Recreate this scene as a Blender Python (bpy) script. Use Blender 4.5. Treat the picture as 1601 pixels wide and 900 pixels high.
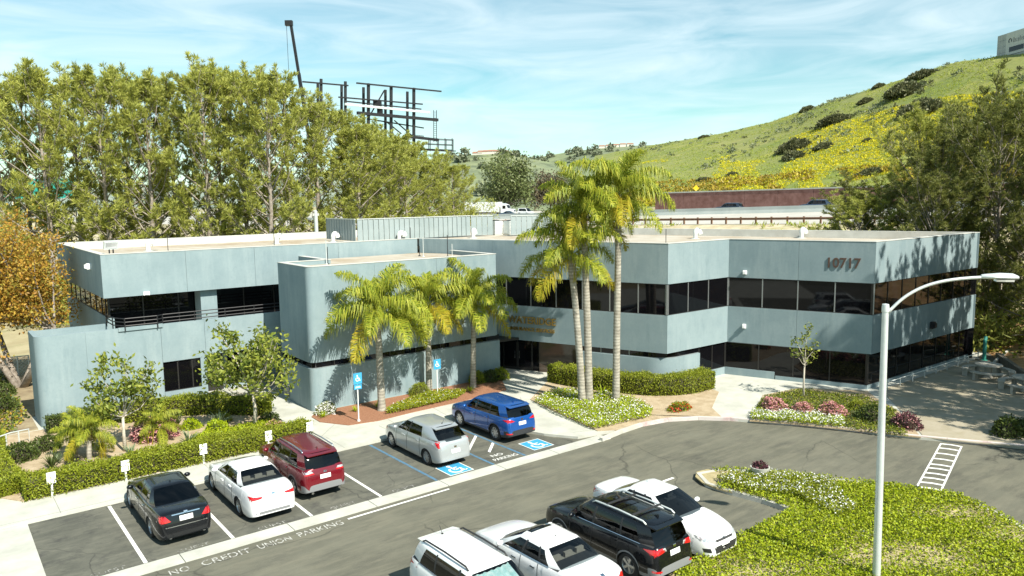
import bpy, bmesh, math, random
import numpy as np
from mathutils import Vector, Matrix
from mathutils.bvhtree import BVHTree

for _o in list(bpy.data.objects): bpy.data.objects.remove(_o)
SC = bpy.context.scene
COL = SC.collection
PI = math.pi
RNG = np.random.default_rng(11)
random.seed(5)

# ------------------------------------------------------------------ camera
# world X runs along the parking kerb, world Y away from the road towards the building
FOC, PIT, ROLL, YAW, CAMH = 1187.3, .1204, -.01327, math.radians(52.0), 10.76
_c, _s = math.cos(YAW), math.sin(YAW)
FW = np.array([_c, _s, 0]); RT = np.array([_s, -_c, 0]); UPV = np.array([0, 0, 1.])
CF = FW*math.cos(PIT)-UPV*math.sin(PIT); CU = UPV*math.cos(PIT)+FW*math.sin(PIT)
XR = RT*math.cos(ROLL)+CU*math.sin(ROLL); UR = CU*math.cos(ROLL)-RT*math.sin(ROLL)
def ray(px, py): return CF*FOC+XR*(px-800.5)-UR*(py-450)
def at(px, py, z=0.):            # surveyed ground point seen at a photo pixel, on the level z
    d = ray(px, py); t = (z-CAMH)/d[2]; return np.array([d[0]*t, d[1]*t, z])
def far(px, py, dist):           # point at horizontal distance dist
    d = ray(px, py); d = d/math.hypot(d[0], d[1]); return d*dist+np.array([0, 0, CAMH])
def zat(px, py, x, y):
    d = ray(px, py); return CAMH+d[2]*math.hypot(x, y)/math.hypot(d[0], d[1])
def onY(px, py, Y):
    d = ray(px, py); t = Y/d[1]; q = d*t; q[2] += CAMH; return q

cam = bpy.data.cameras.new('camera'); camo = bpy.data.objects.new('camera', cam); COL.objects.link(camo)
cam.sensor_width = 36; cam.lens = 36*FOC/1601; cam.clip_start = .5; cam.clip_end = 9000
M4 = Matrix.Identity(4)
for i in range(3):
    M4[i][0], M4[i][1], M4[i][2] = XR[i], UR[i], -CF[i]
M4[2][3] = CAMH
camo.matrix_world = M4
SC.camera = camo

# ------------------------------------------------------------------ light
SUN_EL = math.radians(46); TOSUN_XY = (.06, -1.0)
_n = math.hypot(*TOSUN_XY)
TOSUN = Vector((TOSUN_XY[0]/_n*math.cos(SUN_EL), TOSUN_XY[1]/_n*math.cos(SUN_EL), math.sin(SUN_EL)))
sl = bpy.data.lights.new('sun', 'SUN'); sl.energy = 5.0; sl.angle = math.radians(.5); sl.color = (1, .95, .84)
so = bpy.data.objects.new('sun', sl); COL.objects.link(so)
so.rotation_euler = TOSUN.to_track_quat('Z', 'Y').to_euler(); so.location = (0, -40, 60)

W = bpy.data.worlds.new('World'); SC.world = W; W.use_nodes = True
nt = W.node_tree; nt.nodes.clear()
def N(t, kind, **kw):
    n = t.nodes.new(kind)
    for k, v in kw.items(): setattr(n, k, v)
    return n
out = N(nt, 'ShaderNodeOutputWorld'); bg = N(nt, 'ShaderNodeBackground'); bg.inputs[1].default_value = .072
sky = N(nt, 'ShaderNodeTexSky', sky_type='NISHITA', sun_disc=False)
sky.sun_elevation = SUN_EL; sky.sun_rotation = math.atan2(TOSUN_XY[0], TOSUN_XY[1]); sky.air_density = 1.0; sky.dust_density = .3; sky.ozone_density = 1.5
tc = N(nt, 'ShaderNodeTexCoord'); mp = N(nt, 'ShaderNodeMapping'); mp.inputs['Scale'].default_value = (1.6, 1.6, 9); mp.inputs['Rotation'].default_value = (.1, .12, .3)
nz = N(nt, 'ShaderNodeTexNoise'); nz.inputs['Scale'].default_value = 3.0; nz.inputs['Detail'].default_value = 9; nz.inputs['Roughness'].default_value = .55; nz.inputs['Distortion'].default_value = .7
rp = N(nt, 'ShaderNodeValToRGB'); rp.color_ramp.elements[0].position = .30; rp.color_ramp.elements[1].position = .78
rp.color_ramp.elements[0].color = (0, 0, 0, 1); rp.color_ramp.elements[1].color = (.75, .75, .75, 1)
mx = N(nt, 'ShaderNodeMixRGB'); mx.inputs[2].default_value = (8.3, 9.5, 9.9, 1)
tint = N(nt, 'ShaderNodeMixRGB', blend_type='MULTIPLY'); tint.inputs[0].default_value = 1; tint.inputs[2].default_value = (.98, 1.32, 1.14, 1)
L = nt.links.new
L(tc.outputs['Generated'], mp.inputs[0]); L(mp.outputs[0], nz.inputs['Vector']); L(nz.outputs['Fac'], rp.inputs[0])
L(sky.outputs[0], tint.inputs[1]); L(tint.outputs[0], mx.inputs[1]); 
sx = N(nt, 'ShaderNodeSeparateXYZ'); L(tc.outputs['Generated'], sx.inputs[0])
mabs = N(nt, 'ShaderNodeMath', operation='ABSOLUTE'); L(sx.outputs['Z'], mabs.inputs[0])
madd = N(nt, 'ShaderNodeMath', operation='ADD'); madd.inputs[1].default_value = .09; L(mabs.outputs[0], madd.inputs[0])
mdiv = N(nt, 'ShaderNodeMath', operation='DIVIDE', use_clamp=True); mdiv.inputs[0].default_value = .34; L(madd.outputs[0], mdiv.inputs[1])
mmul = N(nt, 'ShaderNodeMath', operation='MULTIPLY'); L(mdiv.outputs[0], mmul.inputs[0]); L(rp.outputs[0], mmul.inputs[1]); L(mmul.outputs[0], mx.inputs[0])
L(mx.outputs[0], bg.inputs[0]); L(bg.outputs[0], out.inputs[0])
SC.view_settings.view_transform = 'Standard'; SC.view_settings.look = 'None'; SC.view_settings.exposure = .78; SC.view_settings.gamma = 1
SC.cycles.max_bounces = 6; SC.cycles.transparent_max_bounces = 8; SC.cycles.diffuse_bounces = 3

# ------------------------------------------------------------------ materials
MATS = {}
def mat(name, col, rough=.7, metal=0., col2=None, scale=3., detail=6., lo=.35, hi=.65, bump=0., bscale=None, spec=.5, coat=0., stretch=None, island=None, trans=0., emit=None, extra=None):
    """principled material; col2 mixes in by noise; island: list of colours picked per loose piece"""
    if name in MATS: return MATS[name]
    m = bpy.data.materials.new(name); m.use_nodes = True; t = m.node_tree; b = t.nodes['Principled BSDF']
    lk = t.links.new
    b.inputs['Roughness'].default_value = rough; b.inputs['Metallic'].default_value = metal; b.inputs['Specular IOR Level'].default_value = spec
    b.inputs['Base Color'].default_value = (*col, 1)
    if coat: b.inputs['Coat Weight'].default_value = coat; b.inputs['Coat Roughness'].default_value = .03
    csock = None
    if island:
        g = N(t, 'ShaderNodeNewGeometry'); r = N(t, 'ShaderNodeValToRGB'); cr = r.color_ramp
        while len(cr.elements) < len(island): cr.elements.new(.5)
        for i, c in enumerate(island):
            cr.elements[i].position = i/(max(1, len(island)-1)); cr.elements[i].color = (*c, 1)
        lk(g.outputs['Random Per Island'], r.inputs[0]); csock = r.outputs[0]
    if col2 is not None:
        tcn = N(t, 'ShaderNodeTexCoord'); mpn = N(t, 'ShaderNodeMapping')
        gp = N(t, 'ShaderNodeNewGeometry')
        lk(gp.outputs['Position'], mpn.inputs[0])
        if stretch: mpn.inputs['Scale'].default_value = stretch
        n = N(t, 'ShaderNodeTexNoise'); n.inputs['Scale'].default_value = scale; n.inputs['Detail'].default_value = detail; n.inputs['Roughness'].default_value = .65
        r = N(t, 'ShaderNodeValToRGB'); r.color_ramp.elements[0].position = lo; r.color_ramp.elements[1].position = hi
        r.color_ramp.elements[0].color = (*col, 1); r.color_ramp.elements[1].color = (*col2, 1)
        lk(mpn.outputs[0], n.inputs['Vector']); lk(n.outputs['Fac'], r.inputs[0])
        if csock:
            mm = N(t, 'ShaderNodeMixRGB'); mm.inputs[0].default_value = .5; lk(csock, mm.inputs[1]); lk(r.outputs[0], mm.inputs[2]); csock = mm.outputs[0]
        else: csock = r.outputs[0]
    if extra: csock = extra(t, csock, b)
    if csock: lk(csock, b.inputs['Base Color'])
    if bump:
        gp = N(t, 'ShaderNodeNewGeometry'); n2 = N(t, 'ShaderNodeTexNoise'); n2.inputs['Scale'].default_value = bscale or 40; n2.inputs['Detail'].default_value = 5
        lk(gp.outputs['Position'], n2.inputs['Vector'])
        bp = N(t, 'ShaderNodeBump'); bp.inputs['Strength'].default_value = bump; bp.inputs['Distance'].default_value = .05
        lk(n2.outputs['Fac'], bp.inputs['Height']); lk(bp.outputs[0], b.inputs['Normal'])
    if trans:
        tr = N(t, 'ShaderNodeBsdfTranslucent'); mxs = N(t, 'ShaderNodeMixShader'); mxs.inputs[0].default_value = trans
        if csock: lk(csock, tr.inputs[0])
        else: tr.inputs[0].default_value = (*col, 1)
        o = t.nodes['Material Output']; lk(b.outputs[0], mxs.inputs[1]); lk(tr.outputs[0], mxs.inputs[2]); lk(mxs.outputs[0], o.inputs[0])
    if emit:
        b.inputs['Emission Color'].default_value = (*emit, 1); b.inputs['Emission Strength'].default_value = 1
    MATS[name] = m; return m

def second_noise(colr, scale, lo, hi, fac=1., stretch=None):
    """extra(): lay a second noise colour over the first"""
    def fn(t, cs, b):
        g = N(t, 'ShaderNodeNewGeometry'); mpn = N(t, 'ShaderNodeMapping'); n = N(t, 'ShaderNodeTexNoise'); n.inputs['Scale'].default_value = scale; n.inputs['Detail'].default_value = 8; n.inputs['Roughness'].default_value = .7
        if stretch: mpn.inputs['Scale'].default_value = stretch
        r = N(t, 'ShaderNodeValToRGB'); r.color_ramp.elements[0].position = lo; r.color_ramp.elements[1].position = hi
        r.color_ramp.elements[0].color = (0, 0, 0, 1); r.color_ramp.elements[1].color = (fac, fac, fac, 1)
        m = N(t, 'ShaderNodeMixRGB'); m.inputs[2].default_value = (*colr, 1)
        t.links.new(g.outputs['Position'], mpn.inputs[0]); t.links.new(mpn.outputs[0], n.inputs['Vector']); t.links.new(n.outputs['Fac'], r.inputs[0]); t.links.new(r.outputs[0], m.inputs[0])
        if cs: t.links.new(cs, m.inputs[1])
        else: m.inputs[1].default_value = b.inputs['Base Color'].default_value
        return m.outputs[0]
    return fn
def chain(*fs):
    def fn(t, cs, b):
        for f_ in fs: cs = f_(t, cs, b)
        return cs
    return fn
def cracks(colr, scale, width, fac=.7):
    def fn(t, cs, b):
        g = N(t, 'ShaderNodeNewGeometry'); n = N(t, 'ShaderNodeTexNoise'); n.inputs['Scale'].default_value = .5; n.inputs['Detail'].default_value = 5
        ad = N(t, 'ShaderNodeMixRGB', blend_type='ADD'); ad.inputs[0].default_value = 1.6
        v = N(t, 'ShaderNodeTexVoronoi', feature='DISTANCE_TO_EDGE'); v.inputs['Scale'].default_value = scale
        r = N(t, 'ShaderNodeValToRGB'); r.color_ramp.elements[0].position = 0; r.color_ramp.elements[1].position = width
        r.color_ramp.elements[0].color = (fac, fac, fac, 1); r.color_ramp.elements[1].color = (0, 0, 0, 1)
        n3 = N(t, 'ShaderNodeTexNoise'); n3.inputs['Scale'].default_value = .25
        r3 = N(t, 'ShaderNodeValToRGB'); r3.color_ramp.elements[0].position = .40; r3.color_ramp.elements[1].position = .5
        ml = N(t, 'ShaderNodeMath', operation='MULTIPLY')
        m = N(t, 'ShaderNodeMixRGB'); m.inputs[2].default_value = (*colr, 1)
        lk = t.links.new
        lk(g.outputs['Position'], n.inputs['Vector']); lk(g.outputs['Position'], ad.inputs[1]); lk(n.outputs['Color'], ad.inputs[2]); lk(ad.outputs[0], v.inputs['Vector'])
        lk(v.outputs['Distance'], r.inputs[0]); lk(g.outputs['Position'], n3.inputs['Vector']); lk(n3.outputs['Fac'], r3.inputs[0])
        lk(r.outputs[0], ml.inputs[0]); lk(r3.outputs[0], ml.inputs[1]); lk(ml.outputs[0], m.inputs[0]); lk(cs, m.inputs[1])
        return m.outputs[0]
    return fn

asphalt = mat('asphalt_mat', (.10, .099, .076), .85, col2=(.158, .155, .118), scale=.35, lo=.3, hi=.72, bump=.25, bscale=60, spec=.25,
              extra=chain(second_noise((.205, .193, .142), 1.0, .44, .68, .6, (.5, 2.4, 1)), second_noise((.06, .059, .052), .8, .52, .70, .6, (.6, 1.8, 1)), second_noise((.05, .048, .045), 3.5, .66, .74, .5), second_noise((.17, .165, .135), 30, .5, .7, .35), cracks((.04, .039, .034), .16, .0045, .65)))
stallasph = mat('stall_asphalt_mat', (.075, .077, .064), .85, col2=(.135, .134, .108), scale=.5, lo=.3, hi=.72, bump=.25, bscale=60, spec=.25,
              extra=chain(second_noise((.19, .185, .145), 1.1, .44, .68, .55, (.7, 2, 1)), second_noise((.045, .045, .045), 1.2, .52, .68, .65), second_noise((.025, .025, .025), 2.6, .68, .74, .7), cracks((.03, .03, .03), .3, .006, .6)))
concrete = mat('concrete_mat', (.40, .40, .35), .85, col2=(.52, .52, .46), scale=.9, bump=.1, bscale=30, spec=.3, extra=second_noise((.36, .36, .32), .6, .58, .85, .45))
kerbm = mat('kerb_mat', (.42, .41, .36), .85, col2=(.53, .52, .46), scale=1.6, extra=second_noise((.28, .26, .22), 2.2, .58, .8, .6))
kerbred = mat('kerb_worn_red_mat', (.50, .46, .43), .85, col2=(.60, .53, .50), scale=1.3, extra=second_noise((.40, .22, .22), 1.6, .5, .68, .7))
whitepaint = mat('white_marking_mat', (.72, .72, .68), .8, col2=(.80, .80, .76), scale=8, extra=second_noise((.16, .15, .13), 9, .6, .72, .8))
wornpaint = mat('worn_marking_mat', (.50, .50, .46), .8, col2=(.14, .13, .11), scale=7, lo=.47, hi=.6)
fadedpaint = mat('faded_marking_mat', (.38, .38, .35), .8, col2=(.11, .11, .095), scale=9, lo=.40, hi=.55)
bluepaint = mat('blue_marking_mat', (.03, .27, .50), .7, col2=(.05, .33, .55), scale=5, extra=second_noise((.10, .16, .2), 10, .6, .75, .6))
bluefade = mat('blue_line_mat', (.06, .15, .24), .8, col2=(.09, .20, .30), scale=4, extra=second_noise((.11, .11, .10), 7, .5, .65, .8))
soil = mat('soil_mat', (.33, .25, .15), .95, col2=(.46, .37, .25), scale=2.2, bump=.5, bscale=14)
mulch = mat('mulch_mat', (.22, .09, .045), .95, col2=(.37, .19, .11), scale=14, bump=.8, bscale=30)
dry = mat('ground_mat', (.30, .25, .14), .95, col2=(.40, .35, .21), scale=.4, bump=.4, bscale=6, extra=second_noise((.13, .17, .05), .25, .5, .65, .6))
stucco = mat('stucco_mat', (.185, .252, .272), .85, col2=(.265, .335, .35), scale=.5, lo=.25, hi=.75, bump=.12, bscale=55, spec=.25,
             extra=chain(second_noise((.35, .415, .42), 1.2, .5, .8, .6, (1, 1, .14)), second_noise((.12, .185, .205), 1.9, .55, .8, .55, (1, 1, .22)), second_noise((.16, .22, .235), 9, .5, .75, .35)))
rooftop = mat('roof_gravel_mat', (.38, .335, .26), .95, col2=(.48, .44, .37), scale=.5, extra=second_noise((.30, .215, .125), .35, .46, .66, .75, (1, .5, 1)))
parapetin = mat('parapet_coat_mat', (.45, .45, .41), .9, col2=(.55, .55, .51), scale=1.2)
darkglass = mat('dark_glass_mat', (.004, .004, .005), .03, spec=.32)
bronze = mat('bronze_frame_mat', (.03, .028, .026), .45, metal=.3)
alum = mat('mullion_mat', (.30, .31, .31), .4, metal=.6)
blackmetal = mat('black_metal_mat', (.02, .02, .022), .5, metal=.3)
steel = mat('steel_mat', (.5, .5, .5), .4, metal=.8)
whitemetal = mat('white_metal_mat', (.72, .73, .70), .5)
galv = mat('galvanised_mat', (.62, .66, .64), .45, metal=.35, col2=(.70, .73, .71), scale=6)
screenm = mat('screen_panel_mat', (.25, .305, .31), .55, col2=(.30, .355, .36), scale=.8, metal=.1)
gold = mat('gold_letter_mat', (.62, .42, .14), .28, metal=.9)
bronzeletter = mat('bronze_letter_mat', (.10, .06, .045), .5, metal=.3)
white = mat('white_board_mat', (.82, .82, .80), .6)
bark = mat('bark_mat', (.19, .155, .12), .95, col2=(.36, .32, .27), scale=5, bump=.5, bscale=18)
palebark = mat('pale_bark_mat', (.38, .34, .27), .95, col2=(.52, .48, .40), scale=4, bump=.3, bscale=20)
def rings(t, cs, b):
    g = N(t, 'ShaderNodeNewGeometry'); w = N(t, 'ShaderNodeTexWave', bands_direction='Z'); w.inputs['Scale'].default_value = 1.9; w.inputs['Distortion'].default_value = 4.5; w.inputs['Detail'].default_value = 3
    m = N(t, 'ShaderNodeMixRGB', blend_type='MULTIPLY'); m.inputs[0].default_value = .34
    t.links.new(g.outputs['Position'], w.inputs['Vector']); t.links.new(cs, m.inputs[1]); t.links.new(w.outputs['Color'], m.inputs[2]); return m.outputs[0]
palmbark = mat('palm_bark_mat', (.30, .27, .215), .95, col2=(.46, .43, .36), scale=3, bump=.4, bscale=12, extra=rings)
def leaf(name, cols, trans=.3, rough=.5): return mat(name, cols[0], rough, island=cols, trans=trans, spec=.3)
pineleaf = leaf('pine_needle_mat', [(.13, .15, .035), (.46, .48, .10), (.34, .37, .075), (.55, .55, .13), (.20, .23, .055)], .38)
pineshade = leaf('shaded_pine_needle_mat', [(.09, .105, .03), (.24, .25, .06), (.15, .17, .045), (.34, .35, .09)], .33)  # needle colours with the shade of the right-hand crowns put in
palmleaf = leaf('palm_leaf_mat', [(.13, .19, .016), (.27, .34, .03), (.40, .43, .05), (.52, .50, .06), (.19, .26, .02)], .4)
palmgold = leaf('palm_old_leaf_mat', [(.36, .36, .025), (.52, .44, .03), (.48, .36, .04), (.28, .33, .02), (.56, .46, .06)], .4)
orangeleaf = leaf('orange_leaf_mat', [(.40, .19, .03), (.52, .31, .045), (.45, .35, .06), (.28, .13, .025), (.31, .30, .05)], .35)
broadleafm = leaf('broad_leaf_mat', [(.06, .09, .015), (.18, .23, .03), (.34, .36, .06), (.10, .14, .02)], .3)
hedgeleaf = leaf('hedge_leaf_mat', [(.16, .21, .016), (.26, .30, .022), (.33, .36, .03), (.19, .24, .018), (.25, .24, .035)], .3)
limeleaf = leaf('lime_leaf_mat', [(.30, .42, .012), (.40, .50, .016), (.48, .54, .02), (.24, .34, .012)], .35)
coverleaf = leaf('cover_leaf_mat', [(.17, .24, .014), (.33, .40, .018), (.46, .50, .026), (.26, .33, .016), (.40, .44, .03)], .32)
darkleaf = leaf('dark_leaf_mat', [(.035, .055, .015), (.07, .10, .02), (.11, .14, .03), (.05, .075, .018)], .2)
agaveleaf = leaf('agave_leaf_mat', [(.16, .21, .12), (.22, .27, .15), (.12, .17, .08)], .15)
scrubleaf = leaf('scrub_leaf_mat', [(.075, .08, .035), (.15, .155, .07), (.11, .12, .05), (.20, .20, .11)], .2)
sageleaf = leaf('sage_leaf_mat', [(.16, .18, .10), (.22, .24, .14), (.12, .16, .06)], .15)
grassleaf = leaf('hill_grass_mat', [(.24, .31, .025), (.33, .40, .035), (.30, .32, .06), (.40, .42, .06)], .3)
mustard = leaf('mustard_flower_mat', [(.70, .58, .01), (.80, .68, .015), (.55, .50, .02), (.42, .42, .02)], .3)
iceplant = leaf('rust_scrub_mat', [(.30, .20, .03), (.36, .26, .03), (.22, .16, .03), (.45, .36, .02)], .15)
petalw = leaf('white_petal_mat', [(.85, .85, .85), (.78, .78, .82), (.85, .84, .80)], .2)
petalp = leaf('pink_petal_mat', [(.62, .30, .28), (.72, .46, .40), (.50, .20, .22), (.60, .24, .30)], .2)
petalr = leaf('red_petal_mat', [(.55, .04, .03), (.65, .08, .04)], .2)
purpleleaf = leaf('purple_leaf_mat', [(.07, .02, .03), (.13, .04, .06), (.06, .05, .025), (.2, .07, .11)], .2)
tyrem = mat('tyre_mat', (.018, .018, .018), .85)
rimm = mat('alloy_mat', (.50, .51, .52), .3, metal=.85)
rimdark = mat('dark_alloy_mat', (.13, .13, .14), .35, metal=.8)
plastic = mat('black_plastic_mat', (.025, .025, .026), .6)
greyplastic = mat('grey_plastic_mat', (.20, .205, .21), .5)
interior = mat('cabin_mat', (.03, .03, .03), .8)
seattan = mat('seat_tan_mat', (.35, .31, .25), .7)
seatdark = mat('seat_dark_mat', (.10, .10, .10), .7)
chrome = mat('chrome_mat', (.75, .76, .78), .12, metal=1)
redlamp = mat('red_lamp_mat', (.55, .008, .012), .12, coat=1)
clearlamp = mat('clear_lamp_mat', (.62, .64, .66), .08, metal=.5, coat=1)
platem = mat('plate_mat', (.78, .78, .76), .5)
brickm = mat('sound_wall_mat', (.17, .075, .06), .9, col2=(.27, .14, .12), scale=1.1)
barrierm = mat('barrier_mat', (.36, .40, .38), .9, col2=(.44, .47, .45), scale=.3)
roadfar = mat('freeway_mat', (.40, .38, .33), .9, col2=(.48, .46, .41), scale=.15)
rust = mat('rusty_steel_mat', (.13, .075, .05), .8, col2=(.2, .11, .07), scale=3)
wood = mat('post_wood_mat', (.22, .12, .07), .9)
def glassmat(name, tintc, gl):
    if name in MATS: return MATS[name]
    m = bpy.data.materials.new(name); m.use_nodes = True; t = m.node_tree; t.nodes.clear()
    o = N(t, 'ShaderNodeOutputMaterial'); mxs = N(t, 'ShaderNodeMixShader'); fr = N(t, 'ShaderNodeFresnel'); fr.inputs[0].default_value = 1.5
    tr = N(t, 'ShaderNodeBsdfTransparent'); tr.inputs[0].default_value = (*tintc, 1); g = N(t, 'ShaderNodeBsdfGlossy'); g.inputs['Roughness'].default_value = .02; g.inputs[0].default_value = (gl, gl, gl, 1)
    t.links.new(fr.outputs[0], mxs.inputs[0]); t.links.new(tr.outputs[0], mxs.inputs[1]); t.links.new(g.outputs[0], mxs.inputs[2]); t.links.new(mxs.outputs[0], o.inputs[0])
    MATS[name] = m; return m
carglass = glassmat('car_glass_mat', (.34, .38, .40), 1.0); lightglass = glassmat('light_glass_mat', (.55, .60, .62), 1.0); clearglass = glassmat('clear_glass_mat', (.80, .84, .84), 1.0)
privglass = glassmat('privacy_glass_mat', (.05, .055, .065), 1.0)
def paint(name, c, metal=0., rough=.25): return mat(name, c, rough, metal=metal, coat=1.)

# ------------------------------------------------------------------ mesh helpers
def norm(a):
    a = np.asarray(a, float); return a/(np.linalg.norm(a)+1e-12)
def fastmesh(name, V, Fi, mats, mi=None, smooth=False):
    """V (n,3); Fi (m,k) equal-sided faces"""
    V = np.ascontiguousarray(V, np.float32); Fi = np.ascontiguousarray(Fi, np.int32)
    me = bpy.data.meshes.new(name); m, k = Fi.shape
    me.vertices.add(len(V)); me.vertices.foreach_set('co', V.ravel())
    me.loops.add(m*k); me.loops.foreach_set('vertex_index', Fi.ravel())
    me.polygons.add(m); me.polygons.foreach_set('loop_start', np.arange(0, m*k, k, dtype=np.int32))
    if mi is not None: me.polygons.foreach_set('material_index', np.asarray(mi, np.int32))
    for x in mats: me.materials.append(x)
    me.update(calc_edges=True)
    if smooth: me.shade_smooth()
    return me
def link(name, data, parent=None, loc=None):
    o = bpy.data.objects.new(name, data); COL.objects.link(o)
    if parent is not None: o.parent = parent
    if loc is not None: o.location = loc
    return o
def tag(o, label=None, cat=None, group=None, kind=None):
    if label: o['label'] = label
    if cat: o['category'] = cat
    if group: o['group'] = group
    if kind: o['kind'] = kind
    return o
def thing(name, loc, label, cat, group=None, rz=0.):
    o = link(name, None, loc=tuple(loc)); o.rotation_euler = (0, 0, rz); return tag(o, label, cat, group)
def dup(o, parent=None):
    c = o.copy(); COL.objects.link(c)
    if parent is not None: c.parent = parent
    for ch in list(o.children): dup(ch, c)
    return c

class MB:
    def __init__(s): s.v = []; s.f = []; s.m = []
    def add(s, V, F, mi=0):
        b = len(s.v); s.v.extend([tuple(map(float, p)) for p in V]); s.f.extend([tuple(i+b for i in q) for q in F]); s.m.extend([mi]*len(F)); return s
    def obox(s, c, ax, ay, az, mi=0):
        c, ax, ay, az = (np.asarray(q, float) for q in (c, ax, ay, az))
        V = [c+sx*ax+sy*ay+sz*az for sz in (-1, 1) for sy in (-1, 1) for sx in (-1, 1)]
        return s.add(V, [(0, 2, 3, 1), (4, 5, 7, 6), (0, 1, 5, 4), (1, 3, 7, 5), (3, 2, 6, 7), (2, 0, 4, 6)], mi)
    def box(s, x0, x1, y0, y1, z0, z1, mi=0):
        return s.obox(((x0+x1)/2, (y0+y1)/2, (z0+z1)/2), ((x1-x0)/2, 0, 0), (0, (y1-y0)/2, 0), (0, 0, (z1-z0)/2), mi)
    def seg(s, p0, p1, w, h, mi=0):      # bar of section w x h between two points
        p0, p1 = np.asarray(p0, float), np.asarray(p1, float); d = norm(p1-p0); u = np.array([0, 0, 1.])
        if abs(d[2]) > .95: u = np.array([0, 1., 0])
        a = norm(np.cross(d, u)); b = np.cross(a, d)
        return s.obox((p0+p1)/2, (p1-p0)/2, a*w/2, b*h/2, mi)
    def tube(s, pts, rad, n=6, mi=0, cap=True):
        pts = np.asarray(pts, float); k = len(pts); rad = np.full(k, rad) if np.isscalar(rad) else np.asarray(rad)
        T = np.gradient(pts, axis=0); T /= np.linalg.norm(T, axis=1)[:, None]+1e-9
        ref = np.array([0, 0, 1.]) if abs(T[0][2]) < .9 else np.array([1., 0, 0])
        V = []
        for i in range(k):
            a = norm(np.cross(T[i], ref)); b = np.cross(T[i], a)
            for j in range(n):
                q = 2*PI*j/n; V.append(pts[i]+rad[i]*(math.cos(q)*a+math.sin(q)*b))
        F = [(i*n+j, (i+1)*n+j, (i+1)*n+(j+1) % n, i*n+(j+1) % n) for i in range(k-1) for j in range(n)]
        if cap: F += [tuple(range(n)), tuple(range((k-1)*n, k*n))[::-1]]
        return s.add(V, F, mi)
    def prism(s, poly, z0, z1, mi=0):
        poly = [tuple(p[:2]) for p in poly]
        a = sum(poly[i][0]*poly[(i+1) % len(poly)][1]-poly[(i+1) % len(poly)][0]*poly[i][1] for i in range(len(poly)))
        if a < 0: poly = poly[::-1]
        n = len(poly); V = [(*p, z0) for p in poly]+[(*p, z1) for p in poly]
        return s.add(V, [tuple(range(n))[::-1], tuple(range(n, 2*n))]+[(i, (i+1) % n, n+(i+1) % n, n+i) for i in range(n)], mi)
    def lathe(s, prof, n=16, mi=0, axis='z', c=(0, 0, 0), close=False):
        V = []; k = len(prof)
        for j in range(n):
            q = 2*PI*j/n
            for r, h in prof:
                p = (r*math.cos(q), r*math.sin(q), h) if axis == 'z' else (h, r*math.cos(q), r*math.sin(q))
                V.append((p[0]+c[0], p[1]+c[1], p[2]+c[2]))
        F = [(j*k+i, ((j+1) % n)*k+i, ((j+1) % n)*k+i+1, j*k+i+1) for j in range(n) for i in range(k-1)]
        return s.add(V, F, mi)
    def build(s, name, mats, parent=None, origin=None, smooth=False, sharp=None, loc=None):
        if not isinstance(mats, (list, tuple)): mats = [mats]
        V = np.array(s.v)
        if origin is not None: V = V-np.array(origin)
        me = bpy.data.meshes.new(name); me.from_pydata(V.tolist(), [], s.f)
        for x in mats: me.materials.append(x)
        me.polygons.foreach_set('material_index', s.m)
        me.update()
        bm = bmesh.new(); bm.from_mesh(me); bmesh.ops.recalc_face_normals(bm, faces=bm.faces); bm.to_mesh(me); bm.free()
        if smooth:
            me.shade_smooth()
            if sharp: me.set_sharp_from_angle(angle=math.radians(sharp))
        return link(name, me, parent, loc)
def structure(name, mb, mats, smooth=False):
    return tag(mb.build(name, mats, smooth=smooth), kind='structure')
def sheet(name, poly, z, m, kind='structure', th=0.):
    mb = MB()
    if th: mb.prism(poly, z-th, z)
    else: mb.add([(*p[:2], z) for p in poly], [tuple(range(len(poly)))])
    o = mb.build(name, m)
    if not th:
        me = o.data
        if me.polygons and me.polygons[0].normal.z < 0: me.flip_normals()
    return tag(o, kind=kind) if kind else o

def inpoly(P, poly):
    poly = np.array([p[:2] for p in poly]); x, y = P[:, 0], P[:, 1]; c = np.zeros(len(P), bool); j = len(poly)-1
    for i in range(len(poly)):
        xi, yi = poly[i]; xj, yj = poly[j]
        c ^= ((yi > y) != (yj > y)) & (x < (xj-xi)*(y-yi)/(yj-yi+1e-12)+xi); j = i
    return c
def scatter(poly, n):
    poly = np.array([p[:2] for p in poly]); lo, hi = poly.min(0), poly.max(0); out = np.zeros((0, 2))
    while len(out) < n:
        P = lo+RNG.random((n*2, 2))*(hi-lo); out = np.vstack([out, P[inpoly(P, poly)]])
    return out[:n]
def rdir(n):
    d = RNG.normal(size=(n, 3)); return d/np.linalg.norm(d, axis=1)[:, None]
def leafV(P, D, l, w, spread=None):
    """diamond leaves at P along D; l, w scalars or arrays"""
    n = len(P); l = np.broadcast_to(l, n)[:, None]; w = np.broadcast_to(w, n)[:, None]
    S = np.cross(D, rdir(n)); S /= np.linalg.norm(S, axis=1)[:, None]+1e-9
    return np.stack([P, P+D*l*.5+S*w*.5, P+D*l, P+D*l*.5-S*w*.5], 1).reshape(-1, 3)
def norm_rows(a): return a/(np.linalg.norm(a, axis=1)[:, None]+1e-9)
def quads(n): return np.arange(n*4).reshape(-1, 4)
def leafmesh(name, sets, smooth=False):
    """sets: list of (V from leafV, material)"""
    V = np.vstack([s[0] for s in sets]); mi = np.concatenate([np.full(len(s[0])//4, i) for i, s in enumerate(sets)])
    return fastmesh(name, V, quads(len(V)//4), [s[1] for s in sets], mi)
def clump(me_sets, name, parent=None, loc=None): return link(name, leafmesh(name, me_sets), parent, loc)
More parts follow.
